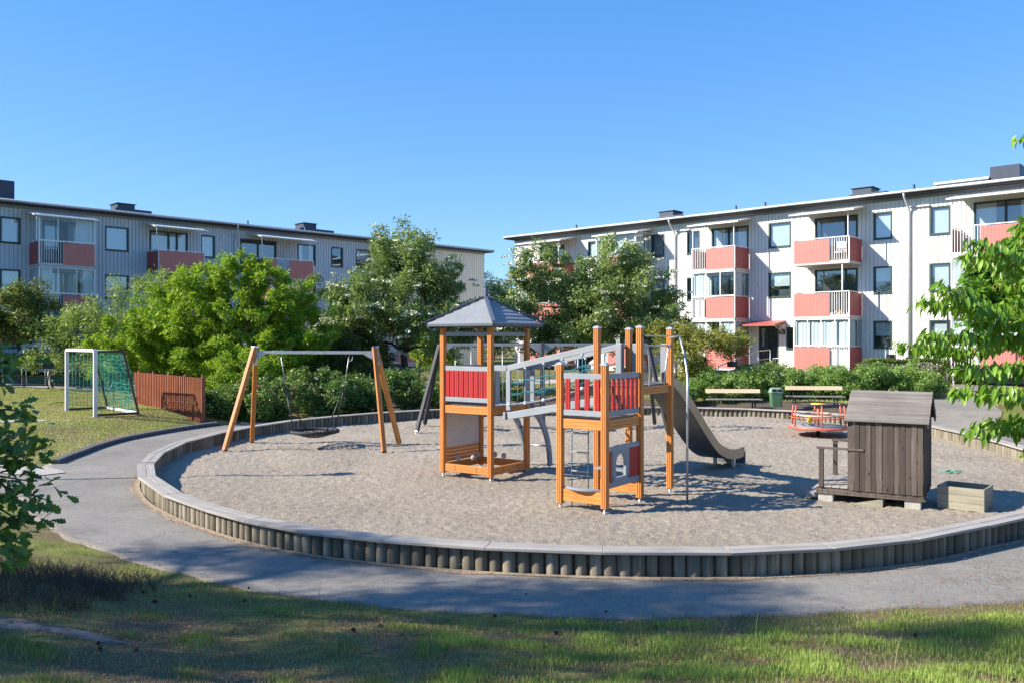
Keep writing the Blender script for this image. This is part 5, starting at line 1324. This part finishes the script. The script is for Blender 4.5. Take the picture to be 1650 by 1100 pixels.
plant('broadleaf_tree', 'small rust-tinged tree with a thin trunk at the far left edge', 'tree', (-21.6, 37.0),
      [(0, 0, 3.0, 1.5, 1.3, 1.1), (.2, 0, 3.9, .8, .8, .8), (-1.0, 0, 2.6, 1.2, 1.2, .9), (.9, 0, 2.4, .9, .9, .6)], 'autumn', 15000, .13, .06, 80, .42, trunk=.07, fork=1.7, seed=10, mat2=('bush', 4000), gap=.4)
# --- flower shrubs by the left rim
for k, (x, y, w, h, mt, lb, fl_) in enumerate((
    (-9.35, 27.7, 1.0, .8, 'dark', 'low green shrub beside the end of the red-brown fence', 0),
    (-8.1, 27.6, 1.35, 1.45, 'dark', 'pink-flowered shrub behind the left legs of the orange swing', 16),
    (-6.6, 28.9, 1.4, 1.75, 'dark', 'pale-flowered shrub behind the nest seat, left side', 12),
    (-5.35, 29.9, 1.25, 1.35, 'dark', 'dark low shrub with a few pale flowers behind the nest seat, right side', 8),
    (-9.6, 30.0, 1.4, 2.0, 'bright', 'lime-green shrub at the foot of the huge bright tree', 0))):
    o = plant('shrub', lb, 'shrub', (x, y), [(0, 0, h*.48, w*.85, w*.75, h*.5), (w*.3, -.1, h*.35, w*.6, w*.6, h*.35), (-w*.35, 0, h*.4, w*.55, w*.55, h*.4)], mt, 11000, .085, .048, 85, .24, seed=40+k, trunk=.03, fork=.2, nmain=8, nsec=20, gap=.5, mat2=('bush', 3500) if mt == 'dark' else None)
    if fl_:
        r = np.random.default_rng(k+70); m_ = MB()
        for q in range(fl_):
            a_ = r.random()*2*math.pi; b_ = r.random()*.9+.1; p = (w*.95*math.cos(a_)*math.cos(b_), w*.85*math.sin(a_)*math.cos(b_), h*.5+h*.52*math.sin(b_))
            for e in range(5):
                t = e*1.2566+q; c_ = Vector((math.cos(t), -.3, math.sin(t)))*.03; m_.add([Vector(p), Vector(p)+c_+Vector((.018, 0, 0)), Vector(p)+c_*1.5, Vector(p)+c_-Vector((.018, 0, 0))], [(0, 1, 2, 3)])
        tag(m_.build('flower', 'pink' if k == 1 else 'blossom', o), kind='stuff')
plant('shrub', 'broad dark green shrub behind the right legs of the orange swing', 'shrub', (-3.7, 31.6), [(0, 0, .7, 1.5, 1.0, .75), (-.6, 0, .85, .9, .8, .6), (.9, 0, .75, .9, .8, .7)], 'dark', 13000, .085, .045, 90, .26, seed=50, trunk=.03, fork=.2, mat2=('bush', 2500))
plant('shrub', 'low dark shrub glimpsed under the roofed tower', 'shrub', (-1.2, 31.8), [(0, 0, .65, 1.2, .9, .7), (.9, .2, .5, .8, .8, .55)], 'dark', 9000, .085, .045, 70, .26, seed=51, trunk=.03, fork=.2)
# --- right side
plant('bushy_tree', 'bronze-green spreading small tree beside the slide top', 'tree', (7.6, 34.0), [(0, 0, 2.0, 1.7, 1.3, .85), (-.8, 0, 1.7, 1.3, 1.1, .8), (1.0, 0, 2.2, .9, .9, .6), (-.2, -.2, 2.7, .9, .8, .45), (-1.7, .1, 2.5, .7, .7, .6), (-.4, 0, 1.1, 1.1, .9, .5)], 'bronze', 20000, .085, .05, 120, .34, trunk=.10, fork=.7, seed=60, gap=.45)
for k, (x, y, w, h, lb) in enumerate((
    (8.15, 33.0, 1.35, 1.45, 'rounded green bush behind the left bench'),
    (6.3, 32.6, .9, 1.1, 'small green bush between the slide and the left bench'),
    (10.0, 33.4, 1.25, 1.55, 'rounded green bush directly behind the litter bin'),
    (11.6, 33.4, 1.15, 1.5, 'rounded green bush behind the right bench'),
    (12.9, 33.0, 1.15, 1.6, 'rounded green bush above the merry-go-round'),
    (14.3, 33.3, 1.25, 1.7, 'rounded green bush just left of the playhouse roof'),
    (15.6, 33.6, 1.35, 1.6, 'rounded green bush rising above the playhouse roof ridge'),
    (16.6, 34.1, 1.0, 1.15, 'last low green bush beside the right path'))):
    plant('shrub', lb, 'shrub', (x, y), [(0, 0, h*.42, w*.85, w*.75, h*.44), (w*.3, -.15, h*.3, w*.6, w*.55, h*.32), (-w*.3, -.1, h*.38, w*.6, w*.55, h*.36)], 'bush', 15000, .075, .042, 130, .20, seed=80+k, trunk=.03, fork=.2, group='green bushes in the mulch bed')
for k, (x, y, w, h, lb) in enumerate(((10.9, 38.6, 1.2, 1.15, 'loose shrub in front of the entrance canopy'), (12.6, 40.4, 1.0, 1.0, 'loose shrub left of the ground floor glazed balcony'), (14.3, 38.9, .7, .9, 'small loose shrub under the glazed ground floor balcony'), (8.7, 38.9, .9, .9, 'small loose shrub beside the ramp handrail'))):
    plant('shrub', lb, 'shrub', (x, y), [(0, 0, h*.5, w*.85, w*.75, h*.5)], 'olive' if k % 2 else 'bush', 5000, .09, .045, 46, .26, seed=95+k, trunk=.03, fork=.2, gap=.4)
# clipped hedge
hd = empty('hedge', (16.6, 39.3, zgf(16.6, 39.3)), math.atan2(-.1, 1), 'clipped dark green hedge along the right building', 'hedge')
r = np.random.default_rng(3); n_ = 30000; P = r.random((n_, 3))*np.array([4.9, 1.0, 1.25]); face = r.integers(0, 3, n_)
P[face == 0, 1] = 0+r.random((face == 0).sum())*.14; P[face == 1, 2] = 1.17+r.normal(0, .035, (face == 1).sum()); P[:, 2] += .04*np.sin(P[:, 0]*3.1)
V, F = leaf_arrays(P, unit(r.standard_normal((n_, 3))), unit(r.standard_normal((n_, 3))+np.array([0, -.4, .6])), .05+.03*r.random(n_), .03+.015*r.random(n_))
np_mesh('foliage', V, F, LG['hedge'], hd, r.random(n_))
m_ = MB()
for k in range(14): m_.tube([(.2+.35*k, .5, -.1), (.2+.35*k+.05, .48, .5), (.15+.35*k, .5, 1.0)], [.025, .02, .008], 5)
m_.build('stem', 'bark', hd)
hd2 = empty('hedge', (-27, 41.0, zgf(-26, 41)), R(42), 'low dark hedge below the ground floor windows of the shaded building', 'hedge')
n_ = 16000; P = r.random((n_, 3))*np.array([6.5, 1.3, 1.2]); V, F = leaf_arrays(P, unit(r.standard_normal((n_, 3))), unit(r.standard_normal((n_, 3))+np.array([0, 0, .6])), .09+.03*r.random(n_), .05+.015*r.random(n_)); np_mesh('foliage', V, F, LG['dark'], hd2, r.random(n_))
for k, (x, y, w, h, lb) in enumerate(((-6.62, 14.5, .10, .16, 'tiny leafy weed at the foot of the log edging where the path bends'), (-1.15, 9.25, .07, .08, 'tiny weed at the base of the front log edging'), (1.9, 8.98, .06, .07, 'tiny weed between front logs and asphalt, right of centre'), (-5.0, 11.9, .06, .08, 'tiny weed at the base of the left curve of logs'))):
    if 0: plant('weed', lb, 'weed', (x, y), [(0, 0, h*.5, w, w, h*.5)], 'bush', 60, .05, .022, 6, .03, seed=300+k)
# --- far trees between the buildings
for k, (x, y, h, w, lb) in enumerate(((-1.9, 84, 8.6, 2.6, 'far pine crown showing in the gap between the two buildings'), (1.2, 92, 9.6, 3.0, 'farthest dark tree just behind the end of the right building'), (-5.5, 88, 5.2, 3.0, 'low distant tree behind the roofed tower top'))):
    plant('distant_tree', lb, 'tree', (x, y), [(0, 0, h*.72, w*.7, w*.7, h*.24), (.6, 0, h*.45, w, w, h*.25), (-.8, 0, h*.35, w*.9, w, h*.3)], 'pine', 11000, .26, .10, 80, .7, trunk=.2, fork=h*.3, seed=110+k, bark='barkp', gap=.3)
for k, (x, y, h, w, lb) in enumerate(((-48, 12, 10, 5, 'tall leafy tree far to the left of the lawn, nearest the camera'), (-52, 22, 11, 5, 'tall leafy tree far to the left of the lawn, middle one'), (-47, 2, 10, 5, 'tall leafy tree far to the left behind the camera'))):
    plant('broadleaf_tree', lb, 'tree', (x, y), [(0, 0, h*.6, w, w, h*.35)], 'dark', 9000, .4, .2, 60, 1.0, trunk=.3, fork=h*.3, seed=130+k)
# --- maple on the right
plant('maple_tree', 'dense dark green maple crown behind the cherry branches on the right', 'tree', (15.6, 24.3), [(-.3, 0, 4.2, 1.9, 1.7, 1.2), (-1.2, 0, 3.5, 1.2, 1.2, .9), (.3, 0, 5.1, 1.4, 1.3, .9), (.6, 0, 3.4, 1.6, 1.5, 1.0)], 'maple', 15000, .15, .15, 100, .42, trunk=.12, fork=2.0, seed=61, up=.5)
# --- generic detailed leaf
def big_leaves(P, D, Nn, L, Wd, prof, fold=.35, curl=.25):
    k = len(prof)-1; n_ = len(P); S_ = unit(np.cross(D, Nn)); U = np.cross(S_, D); V = np.zeros((n_, (k+1)*3, 3))
    for i, w in enumerate(prof):
        t = i/k; c = P+D*(L*t)[:, None]-U*(L*curl*t*t)[:, None]; off = S_*(Wd*.5*w)[:, None]; upv = U*(Wd*fold*.5*w)[:, None]
        V[:, i*3] = c-off+upv; V[:, i*3+1] = c; V[:, i*3+2] = c+off+upv
    f = []
    for i in range(k):
        for j in (0, 1): f.append((i*3+j, i*3+j+1, (i+1)*3+j+1, (i+1)*3+j))
    f = np.array(f); F = (f[None]+(np.arange(n_)*(k+1)*3)[:, None, None]).reshape(-1, 4); return V.reshape(-1, 3), F, len(f)
CH = [.06, .62, .95, 1.0, .82, .45, .04]; OK_ = [.04, .22, .45, .30, .72, .45, .98, .62, .9, .4, .1]
# --- cherry branches from the tree just outside the right edge
def ray(px, py, Y): return np.array([(px-825)/1359*Y, Y, 2.6-(py-550)/1359*Y])
ct = empty('cherry_tree', (6.3, 6.2, zgf(6.3, 6.2)), 0, 'cherry tree with drooping fresh leaves reaching in from the right edge', 'tree')
CB = np.array([6.3, 6.2, zgf(6.3, 6.2)]); r = np.random.default_rng(77)
brs = [  # world points from trunk side to tip
 [(4.4, 6.5, 3.0), (3.75, 6.1, 2.85), (3.2, 5.75, 2.83), (2.72, 5.55, 2.86)],
 [(4.5, 6.2, 2.6), (3.9, 5.95, 2.62), (3.2, 5.7, 2.63), (2.72, 5.5, 2.64)],
 [(4.4, 6.3, 2.9), (3.9, 5.9, 2.78), (3.5, 5.7, 2.74), (3.1, 5.6, 2.72)],
 [(4.6, 6.0, 3.3), (3.9, 5.8, 3.12), (3.45, 5.65, 3.13), (3.08, 5.6, 3.25)],
 [(4.6, 6.1, 3.1), (4.0, 5.9, 2.98), (3.6, 5.8, 2.97), (3.35, 5.7, 3.0)],
 [(4.5, 5.9, 2.45), (3.9, 5.7, 2.42), (3.4, 5.6, 2.40), (2.95, 5.55, 2.42)],
 [(4.5, 5.9, 2.35), (4.0, 5.8, 2.25), (3.55, 5.7, 2.24), (2.95, 5.6, 2.28)],
 [(4.6, 6.0, 2.2), (4.0, 5.8, 2.13), (3.6, 5.75, 2.06), (3.12, 5.7, 2.0)],
 [(4.6, 5.8, 2.5), (4.1, 5.5, 2.35), (3.75, 5.35, 2.25), (3.5, 5.3, 2.2)],
 [(4.7, 5.9, 2.0), (4.1, 5.7, 1.98), (3.75, 5.6, 1.93), (3.45, 5.55, 1.86)],
 [(4.6, 5.8, 2.8), (4.1, 5.6, 2.6), (3.7, 5.5, 2.52), (3.35, 5.45, 2.5)],
 [(4.7, 6.0, 3.6), (4.1, 5.8, 3.35), (3.7, 5.7, 3.3), (3.4, 5.6, 3.38)],
 [(4.8, 5.7, 1.9), (4.1, 5.5, 1.85), (3.7, 5.4, 1.78), (3.42, 5.35, 1.70)],
 [(4.7, 5.6, 2.15), (4.2, 5.4, 2.1), (3.9, 5.25, 2.05), (3.62, 5.2, 2.0)],
 [(4.8, 5.9, 2.7), (4.3, 5.7, 2.75), (4.0, 5.6, 2.8), (3.7, 5.5, 2.85)],
 [(4.9, 5.9, 4.6), (4.2, 5.6, 4.35), (3.85, 5.5, 4.15), (3.52, 5.4, 3.98)],
 [(4.9, 5.9, 4.7), (4.2, 5.6, 4.5), (3.75, 5.5, 4.35), (3.55, 5.4, 4.15)],
]
m_ = MB(); LP, LD, LN, LL = [], [], [], []; cb = MB()
brs += [[(p[0]+.10*r.normal()+(.12 if i > 1 else 0), p[1]+.35*(1 if k_ % 2 else -.6)+.1*r.normal(), p[2]+.045*r.normal()) for i, p in enumerate(b_)] for k_, b_ in enumerate(brs)]
m_.tube([(0, 0, -.3), (.05, 0, .8), (0, .05, 1.6), (.1, .1, 4.8)], [.13, .10, .09, .05], 10)
for br in brs:
    B = cr([tuple(np.array(p)-CB) for p in br], 8); B = [Vector(b) for b in B]
    rootp = Vector((.02, .05, max(.9, B[0].z-.5))); B = [rootp, rootp.lerp(B[0], .5)+Vector((0, 0, .06))]+B
    m_.tube(B, [.022-.019*i/(len(B)-1) for i in range(len(B))], 6)
    cum = 0
    for i in range(3, len(B)-1):
        seg = B[i+1]-B[i]; T = seg.normalized(); side = T.cross(Vector((0, 0, 1))).normalized()
        nl = max(1, int(seg.length/.0040))
        for q in range(nl):
            p = B[i]+seg*(q+r.random())/nl; sg = 1 if r.random() < .5 else -1
            tw = r.random()**1.3*.09  # leaf sits on a short side twig
            D_ = (T*(.35+.5*r.random())+side*sg*(.55+.4*r.random())+Vector((0, 0, -.95-.6*r.random()))).normalized()
            p2 = p+side*sg*tw+T*r.normal()*.02+Vector((0, 0, .012+r.normal()*.022))
            LP.append(p2); LD.append(D_); nn_ = Vector((side*sg).to_tuple()).lerp(Vector((0, 0, 1)), .65)+Vector(r.normal(0, .28, 3)); LN.append(nn_.normalized()); LL.append(.052+.042*r.random())
        if r.random() < .55:
            for q in range(int(r.integers(2, 6))):
                p = B[i]+Vector(r.normal(0, .022, 3)); cb.lathe([(.001, -.007), (.006, -.004), (.0075, 0), (.006, .004), (.001, .007)], 6, p+Vector((0, 0, -.03)))
    D_ = (B[-1]-B[-2]).normalized()
    for q in range(6): LP.append(B[-1]); LD.append((D_+Vector(r.normal(0, .4, 3))+Vector((0, 0, -.3))).normalized()); LN.append(Vector((0, 0, 1))); LL.append(.06+.04*r.random())
m_.build('branch', 'barkc', ct)
LP, LD, LN, LL = np.array(LP), unit(np.array(LD)), unit(np.array(LN)), np.array(LL)
V, F, nf = big_leaves(LP, LD, LN, LL, LL*.37, CH, .4, .3); np_mesh('foliage', V, F, LG['cherry'], ct, np.repeat(r.random(len(LP)), nf), True)
tag(cb.build('cherry', 'cherryb', ct), kind='stuff')
# --- oak sapling at the left edge
ot = empty('oak_sapling', (-2.75, 3.55, zgf(-2.75, 3.55)), 0, 'young oak with lobed dark leaves at the left edge of the foreground', 'sapling')
OB = np.array([-2.75, 3.55, zgf(-2.75, 3.55)]); m_ = MB(); LP, LD, LN, LL = [], [], [], []
def w2(px, py, Y): return tuple(ray(px, py, Y)-OB)
obr = [[(-.1, 0, .6), w2(-90, 720, 3.7), w2(-30, 735, 3.7), w2(30, 700, 3.6)], [(-.1, 0, .5), w2(-90, 840, 3.3), w2(-20, 860, 3.3), w2(22, 872, 3.2)], [(-.1, 0, .5), w2(-60, 700, 3.5), w2(0, 660, 3.45), w2(60, 672, 3.4)], [(-.1, 0, .4), w2(-50, 780, 3.5), w2(10, 745, 3.4), w2(70, 720, 3.35)],
 [(-.1, 0, .4), w2(-50, 800, 3.4), w2(20, 790, 3.4), w2(85, 808, 3.3)], [(-.1, 0, .3), w2(-60, 860, 3.5), w2(0, 840, 3.4), w2(60, 830, 3.4)], [(-.1, 0, .3), w2(-50, 900, 3.4), w2(0, 885, 3.4), w2(35, 890, 3.3)],
 [(-.1, 0, .6), w2(-80, 690, 3.5), w2(-10, 715, 3.45), w2(45, 740, 3.4)], [(-.1, 0, .6), w2(-70, 640, 3.6), w2(-20, 610, 3.5), w2(30, 592, 3.5)], [(-.1, 0, .6), w2(-70, 760, 3.4), w2(-10, 765, 3.4), w2(50, 775, 3.4)], [(-.1, 0, .6), w2(-90, 650, 3.6), w2(-30, 600, 3.6), w2(20, 575, 3.6)], [(-.1, 0, .5), w2(-70, 820, 3.4), w2(-10, 815, 3.4), w2(45, 850, 3.4)]]
m_.tube([(0, 0, -.2), (-.05, 0, .5), (-.12, 0, 1.3)], [.03, .025, .015], 8)
for br in obr:
    B = [Vector(b) for b in cr([tuple(p) for p in br], 7)]; m_.tube(B, [.010-.008*i/(len(B)-1) for i in range(len(B))], 5)
    for i in range(7, len(B)-1):
        seg = B[i+1]-B[i]; nl = max(1, int(seg.length/.0055)); T = seg.normalized()
        for q in range(nl):
            if r.random() < .12: continue
            p = B[i]+seg*r.random()+Vector(r.normal(0, .03, 3)); D_ = (T*.7+Vector(r.normal(0, .65, 3))+Vector((0, 0, .12))).normalized(); LP.append(p+Vector(r.normal(0, .012, 3))); LD.append(D_); LN.append((Vector((0, -.5, .9))+Vector(r.normal(0, .45, 3))).normalized()); LL.append(.042+.03*r.random())
m_.build('branch', 'bark', ot)
LP, LD, LN, LL = np.array(LP), unit(np.array(LD)), unit(np.array(LN)), np.array(LL)
V, F, nf = big_leaves(LP, LD, LN, LL, LL*.58, OK_, .2, .2); np_mesh('foliage', V, F, LG['oak'], ot, np.repeat(r.random(len(LP)), nf), True)

# --- pines outside the frame that shade the foreground
def pine(x, y, h, blobs, seed, label, n_=12500): plant('pine_tree', label, 'tree', (x, y), blobs, 'pine', n_, .16, .03, 70, .55, trunk=.22, fork=h*.5, bark='barkp', seed=seed, gap=.45, nmain=8, nsec=24)
pine(-13.0, 6.6, 9, [(.5, 0, 5.3, 2.4, .6, 1.0), (-1.6, 1.9, 6.6, 2.2, .5, .6), (-2.2, 1.2, 7.2, 1.6, .35, .5), (2.2, .1, 6.3, 1.6, .5, .7), (.4, -.2, 7.6, 2.0, .6, .8)], 201, 'tall pine with open layered crown standing left of the camera, north of the rock')
pine(-15.5, 5.5, 13, [(0, 0, 6.0, 2.6, .8, .9), (1.6, .2, 4.6, 2.2, .8, .8), (-.8, .1, 7.8, 2.0, .7, .8), (1.5, 0, 8.6, 2.0, .6, .8), (1.0, -1.3, 11.2, 1.8, .45, .8)], 202, 'tall dense pine standing left of the camera, nearest to the rock')
pine(-10.5, 4.7, 8, [(0, .2, 4.8, 1.6, .8, .8), (.4, .1, 5.8, 1.4, .7, .7), (-.6, .3, 3.6, 1.6, .8, .7)], 203, 'short broad pine standing left of the camera', 9000)
pine(-6.5, 2.6, 6, [(0, 0, 3.2, 1.5, 1.2, .9), (.5, .2, 4.4, 1.4, 1.0, .8)], 204, 'young pine standing just left of the camera', 9000)

# ================================================================= GRASS
def mblade(name, c1, c2, c3, dryc):
    m, t, b = new_mat(name); at = N(t, 'ShaderNodeAttribute'); at.attribute_name = 'rnd'
    c = rampn(t, at.outputs['Fac'], [(0, dryc), (.22, c3), (.5, c1), (1, c2)])
    t.links.new(c, b.inputs['Base Color']); b.inputs['Roughness'].default_value = .6
    tr = N(t, 'ShaderNodeBsdfTranslucent'); t.links.new(c, tr.inputs[0]); mx = N(t, 'ShaderNodeMixShader'); mx.inputs[0].default_value = .3
    t.links.new(b.outputs[0], mx.inputs[1]); t.links.new(tr.outputs[0], mx.inputs[2]); t.links.new(mx.outputs[0], t.nodes['Material Output'].inputs[0]); return m
M['blade'] = mblade('grass_blade', (.20, .27, .055), (.36, .48, .10), (.30, .27, .12), (.44, .34, .21))
M['lawn'] = mblade('lawn_blade', (.40, .43, .10), (.52, .55, .15), (.54, .49, .19), (.60, .48, .28))
def blades(name, X, Y, H, Wd, rnd, lean=.45, seed=1, zo=0):
    r = np.random.default_rng(seed); n_ = len(X); Z = zg(X, Y)+zo; a = r.random(n_)*2*np.pi; P = np.stack([X, Y, Z], 1)
    s_ = np.stack([np.cos(a), np.sin(a), np.zeros(n_)], 1); l_ = np.stack([-np.sin(a), np.cos(a), np.zeros(n_)], 1)*(r.random(n_)*lean*2-lean)[:, None]
    A = P-s_*(Wd/2)[:, None]; B = P+s_*(Wd/2)[:, None]; mid = P+(l_*.35+np.array([0, 0, .55]))*H[:, None]; T = P+(l_+np.array([0, 0, 1]))*H[:, None]*(.95)
    V = np.stack([A, B, mid+s_*(Wd*.35)[:, None], T, mid-s_*(Wd*.35)[:, None]], 1).reshape(-1, 3); k = np.arange(n_)*5
    F = np.stack([np.stack([k, k+1, k+2, k+4], 1), np.stack([k+4, k+2, k+3, k+3], 1)], 1).reshape(-1, 4)
    # second face is a triangle: use separate meshes of tris
    F3 = np.concatenate([np.stack([k, k+1, k+2], 1), np.stack([k, k+2, k+4], 1), np.stack([k+4, k+2, k+3], 1)]); rr = np.concatenate([rnd, rnd, rnd])
    return tag(np_mesh(name, V, F3, 'lawn' if 'lawn' in name else 'blade', rnd=rr), kind='stuff')
r = np.random.default_rng(5)
def pth(x, y): 
    th = np.arctan2(y-PY, x-PX); return np.hypot(x-PX, y-PY)-(np.interp(th, TH, OUT)+.03*np.sin(th*37)+.02*np.sin(th*91))
gn = band(512, 24, .5, 3, 9)
def gnoise(x, y): return gn[(np.clip(((y-0)/24*512), 0, 511)).astype(int), (np.clip((x+12)/24*512, 0, 511)).astype(int)]
n_ = 420000
Y = 4.6+7.6*r.random(n_)**1.25; X = (r.random(n_)*2-1)*(Y*.64+.3)
q = pth(X, Y); g = gnoise(X, Y); right = sstep(-1.5, 1.2, X+.25*(8-Y))
dens = np.clip(.15+.75*right+.42*g, .04, 1)*np.clip((q+.05)/.35, .0, 1)
keep = (q > -.03) & (r.random(n_) < dens) & ~((np.hypot((X+3.3)/.8, (Y-6.15)/.2) < 1) & (r.random(n_) < .9))
X, Y, g, q, right = X[keep], Y[keep], g[keep], q[keep], right[keep]
H = (.014+.024*r.random(len(X))+.022*np.clip(g, 0, 1.5)*r.random(len(X)))*(.85+.35*right); H *= 1+.9*(r.random(len(X)) < .012)
rn = np.clip(.19+.24*g+.58*(right-.3)+.24*r.standard_normal(len(X))-.25*np.exp(-q/.2), 0, 1)
blades('grass', X, Y, H, .0035+.003*r.random(len(X)), rn, seed=3)
# tall seed stalks
k = 150; X = r.uniform(-3.6, 3.8, k); Y = r.uniform(5.5, 8.2, k); kp = pth(X, Y) > .1; X, Y = X[kp], Y[kp]
blades('tall_grass', X, Y, .14+.18*r.random(len(X)), np.full(len(X), .0045), .12+.5*r.random(len(X)), lean=.4, seed=8)
# left lawn and right lawn
n_ = 240000; X = r.uniform(-24, -8.4, n_); Y = r.uniform(17.0, 35.5, n_); kp = (pth(X, Y) > 0) & (np.hypot(X-PX, Y-PY) > np.interp(np.arctan2(Y-PY, X-PX), TH2, OUT2)+.1) & (X > -Y*.66) & (np.arctan2(Y-PY, X-PX) > 0) & ~((np.hypot((X+14.2)/1.2, (Y-24.0)/.4)) < 1)
kp |= (X < -10.2) & (Y > 18) & (X > -Y*.66); X, Y = X[kp], Y[kp]; g = np.sin(X*1.3)*np.cos(Y*1.1+1)+.5*np.sin(X*3.3+Y*2.2)
edge_d = np.hypot(X-PX, Y-PY)-12.5
blades('lawn_grass', X, Y, .018+.02*r.random(len(X)), .010+.006*r.random(len(X)), np.clip(.44+.10*g+.10*r.standard_normal(len(X))-.34*np.exp(-edge_d/1.0), 0, 1), lean=.9, seed=4)
n_ = 60000; X = r.uniform(-8, 26, n_); Y = r.uniform(30, 45, n_); th = np.arctan2(Y-PY, X-PX); kp = (np.hypot(X-PX, Y-PY) > 15.5) & (X < Y*.64)
for line, w in (([(12.0, 24.5), (14.2, 28), (17.2, 33), (20.5, 37.2), (27, 41)], 1.5), ([(-3.6, 29.2), (-5.6, 33), (-8.2, 38.5)], 1.4), ([(-8, 40.2), (2, 44), (12, 45), (18, 44.5)], 1.4)):
    for i in range(len(line)-1):
        a = np.array(line[i]); b = np.array(line[i+1]); d = b-a; t = np.clip(((X-a[0])*d[0]+(Y-a[1])*d[1])/(d@d), 0, 1); kp &= np.hypot(X-a[0]-d[0]*t, Y-a[1]-d[1]*t) > w
X, Y = X[kp], Y[kp]; blades('lawn_grass', X, Y, .04+.04*r.random(len(X)), .018+.01*r.random(len(X)), np.clip(.40+.2*r.standard_normal(len(X)), 0, 1), lean=.9, seed=6)
# heather clumps on the left slope: dark wiry stalks
def heather(x, y, w, n_, seed, label):
    r = np.random.default_rng(seed); m_ = MB()
    for k in range(n_):
        a_ = r.random()*6.28; q_ = r.random()**.5*w; p = Vector((q_*math.cos(a_), q_*math.sin(a_)*.5, 0)); p.z = zgf(x+p.x, y+p.y)-zgf(x, y)-.02
        h_ = .10+.14*r.random(); l_ = Vector((r.normal()*.35, r.normal()*.35, 1))*h_; m_.tube([p, p+l_*.5+Vector((r.normal()*.01, 0, 0)), p+l_], [.0028, .0022, .001], 3, False)
        for e in range(2): t = .35+.5*r.random(); b_ = p+l_*t; m_.tube([b_, b_+Vector((r.normal()*.04, r.normal()*.04, .03+.04*r.random()))], [.0018, .001], 3, False)
    o = m_.build('heather_clump', plain('dry_dark_heather', (.075, .062, .042), .9, 0, .5, 30)); o.location = (x, y, zgf(x, y)); tag(o, label, 'heather')
heather(-3.75, 7.5, .35, 200, 1, 'small dark wiry heather clump on the grass bank right of the broad patch')
heather(-4.35, 8.1, .95, 650, 2, 'broad dark heather patch below the oak leaves')
heather(-4.2, 6.9, .75, 500, 3, 'dark heather patch at the left edge above the flat rock')
# pine cones and litter
cone = MB()
for k in range(34):
    a_ = k*2.4; z_ = k/34; rr_2 = .022*math.sin(math.pi*(z_*.85+.1)); c_ = Vector((rr_2*math.cos(a_), rr_2*math.sin(a_), z_*.05)); o_ = Vector((math.cos(a_), math.sin(a_), .3))*.013; s_ = Vector((-math.sin(a_), math.cos(a_), 0))*.009
    cone.add([c_-s_, c_+s_, c_+o_+s_*.7, c_+o_-s_*.7, c_+Vector((0, 0, .006))], [(0, 1, 2, 3), (3, 2, 4)])
cone.lathe([(.001, 0), (.014, .01), (.015, .03), (.001, .05)], 8)
c0 = cone.build('pine_cone', 'cone'); tag(c0, 'small dark pine cone lying in the grass or on the asphalt edge', 'pine cone', 'fallen pine cones'); first = True
r = np.random.default_rng(12)
for k in range(28):
    x_ = r.uniform(-4.2, 1.6) if k < 26 else r.uniform(2, 4.5); y_ = r.uniform(5.6, 8.2)
    if k % 9 == 0: y_ += .7
    o = c0 if first else c0.copy()
    if not first: COL.objects.link(o)
    first = False
    s_ = r.uniform(.4, .8); o.scale = (s_, s_, s_); o.location = (x_, y_, zgf(x_, y_)+.014); o.rotation_euler = (r.uniform(1.1, 2.0), r.uniform(-.4, .4), r.uniform(0, 6.28))
def litter(name, X, Y, zf, size, mat, seed):
    r = np.random.default_rng(seed); n_ = len(X); P = np.stack([X, Y, np.array([zf(x, y) for x, y in zip(X, Y)])+.006+.01*r.random(n_)], 1)
    D_ = unit(r.standard_normal((n_, 3))*np.array([1, 1, .25])); V, F = leaf_arrays(P, D_, unit(r.standard_normal((n_, 3))*.3+np.array([0, 0, 1.])), size*(.6+.8*r.random(n_)), size*(.3+.4*r.random(n_)))
    return tag(np_mesh(name, V, F, mat, rnd=r.random(n_)), kind='stuff')
M['litterm'] = mblade('dry_leaf', (.30, .13, .05), (.42, .22, .10), (.22, .12, .06), (.16, .09, .05))
n_ = 2600; th = r.uniform(-math.pi, .3, n_); rr3 = np.array([rr_(t) for t in th])+.02+np.abs(r.normal(0, .06, n_)); litter('leaf_litter', PX+rr3*np.cos(th), PY+rr3*np.sin(th), lambda x, y: zgf(x, y)+.015, .022, 'litterm', 1)
n_ = 1500; X = r.normal(5.6, .8, n_); Y = r.normal(9.3, .35, n_)+.25*(X-5.6); litter('leaf_litter', X, Y, lambda x, y: zgf(x, y)+.013, .018, 'litterm', 2)
n_ = 16000; X = r.uniform(-5.5, 2.5, n_); Y = r.uniform(5.4, 9.0, n_); kp = pth(X, Y) > -.06*r.random(n_); litter('twig_litter', X[kp], Y[kp], zgf, .028, 'litterm', 3)

n_ = 1700; th = r.uniform(-math.pi, math.pi, n_); q = np.sqrt(r.random(n_))*.96; rr4 = np.array([rr_(t) for t in th])*q
litter('sand_litter', PX+rr4*np.cos(th), PY+rr4*np.sin(th), sandz, .026, 'litterm', 5)
n_ = 2600; th = r.uniform(-2.75, -1.0, n_); rr5 = np.array([out1(t) for t in th])+r.normal(0, .07, n_)
litter('path_litter', PX+rr5*np.cos(th), PY+rr5*np.sin(th), lambda x, y: zgf(x, y)+.012, .02, 'litterm', 6)
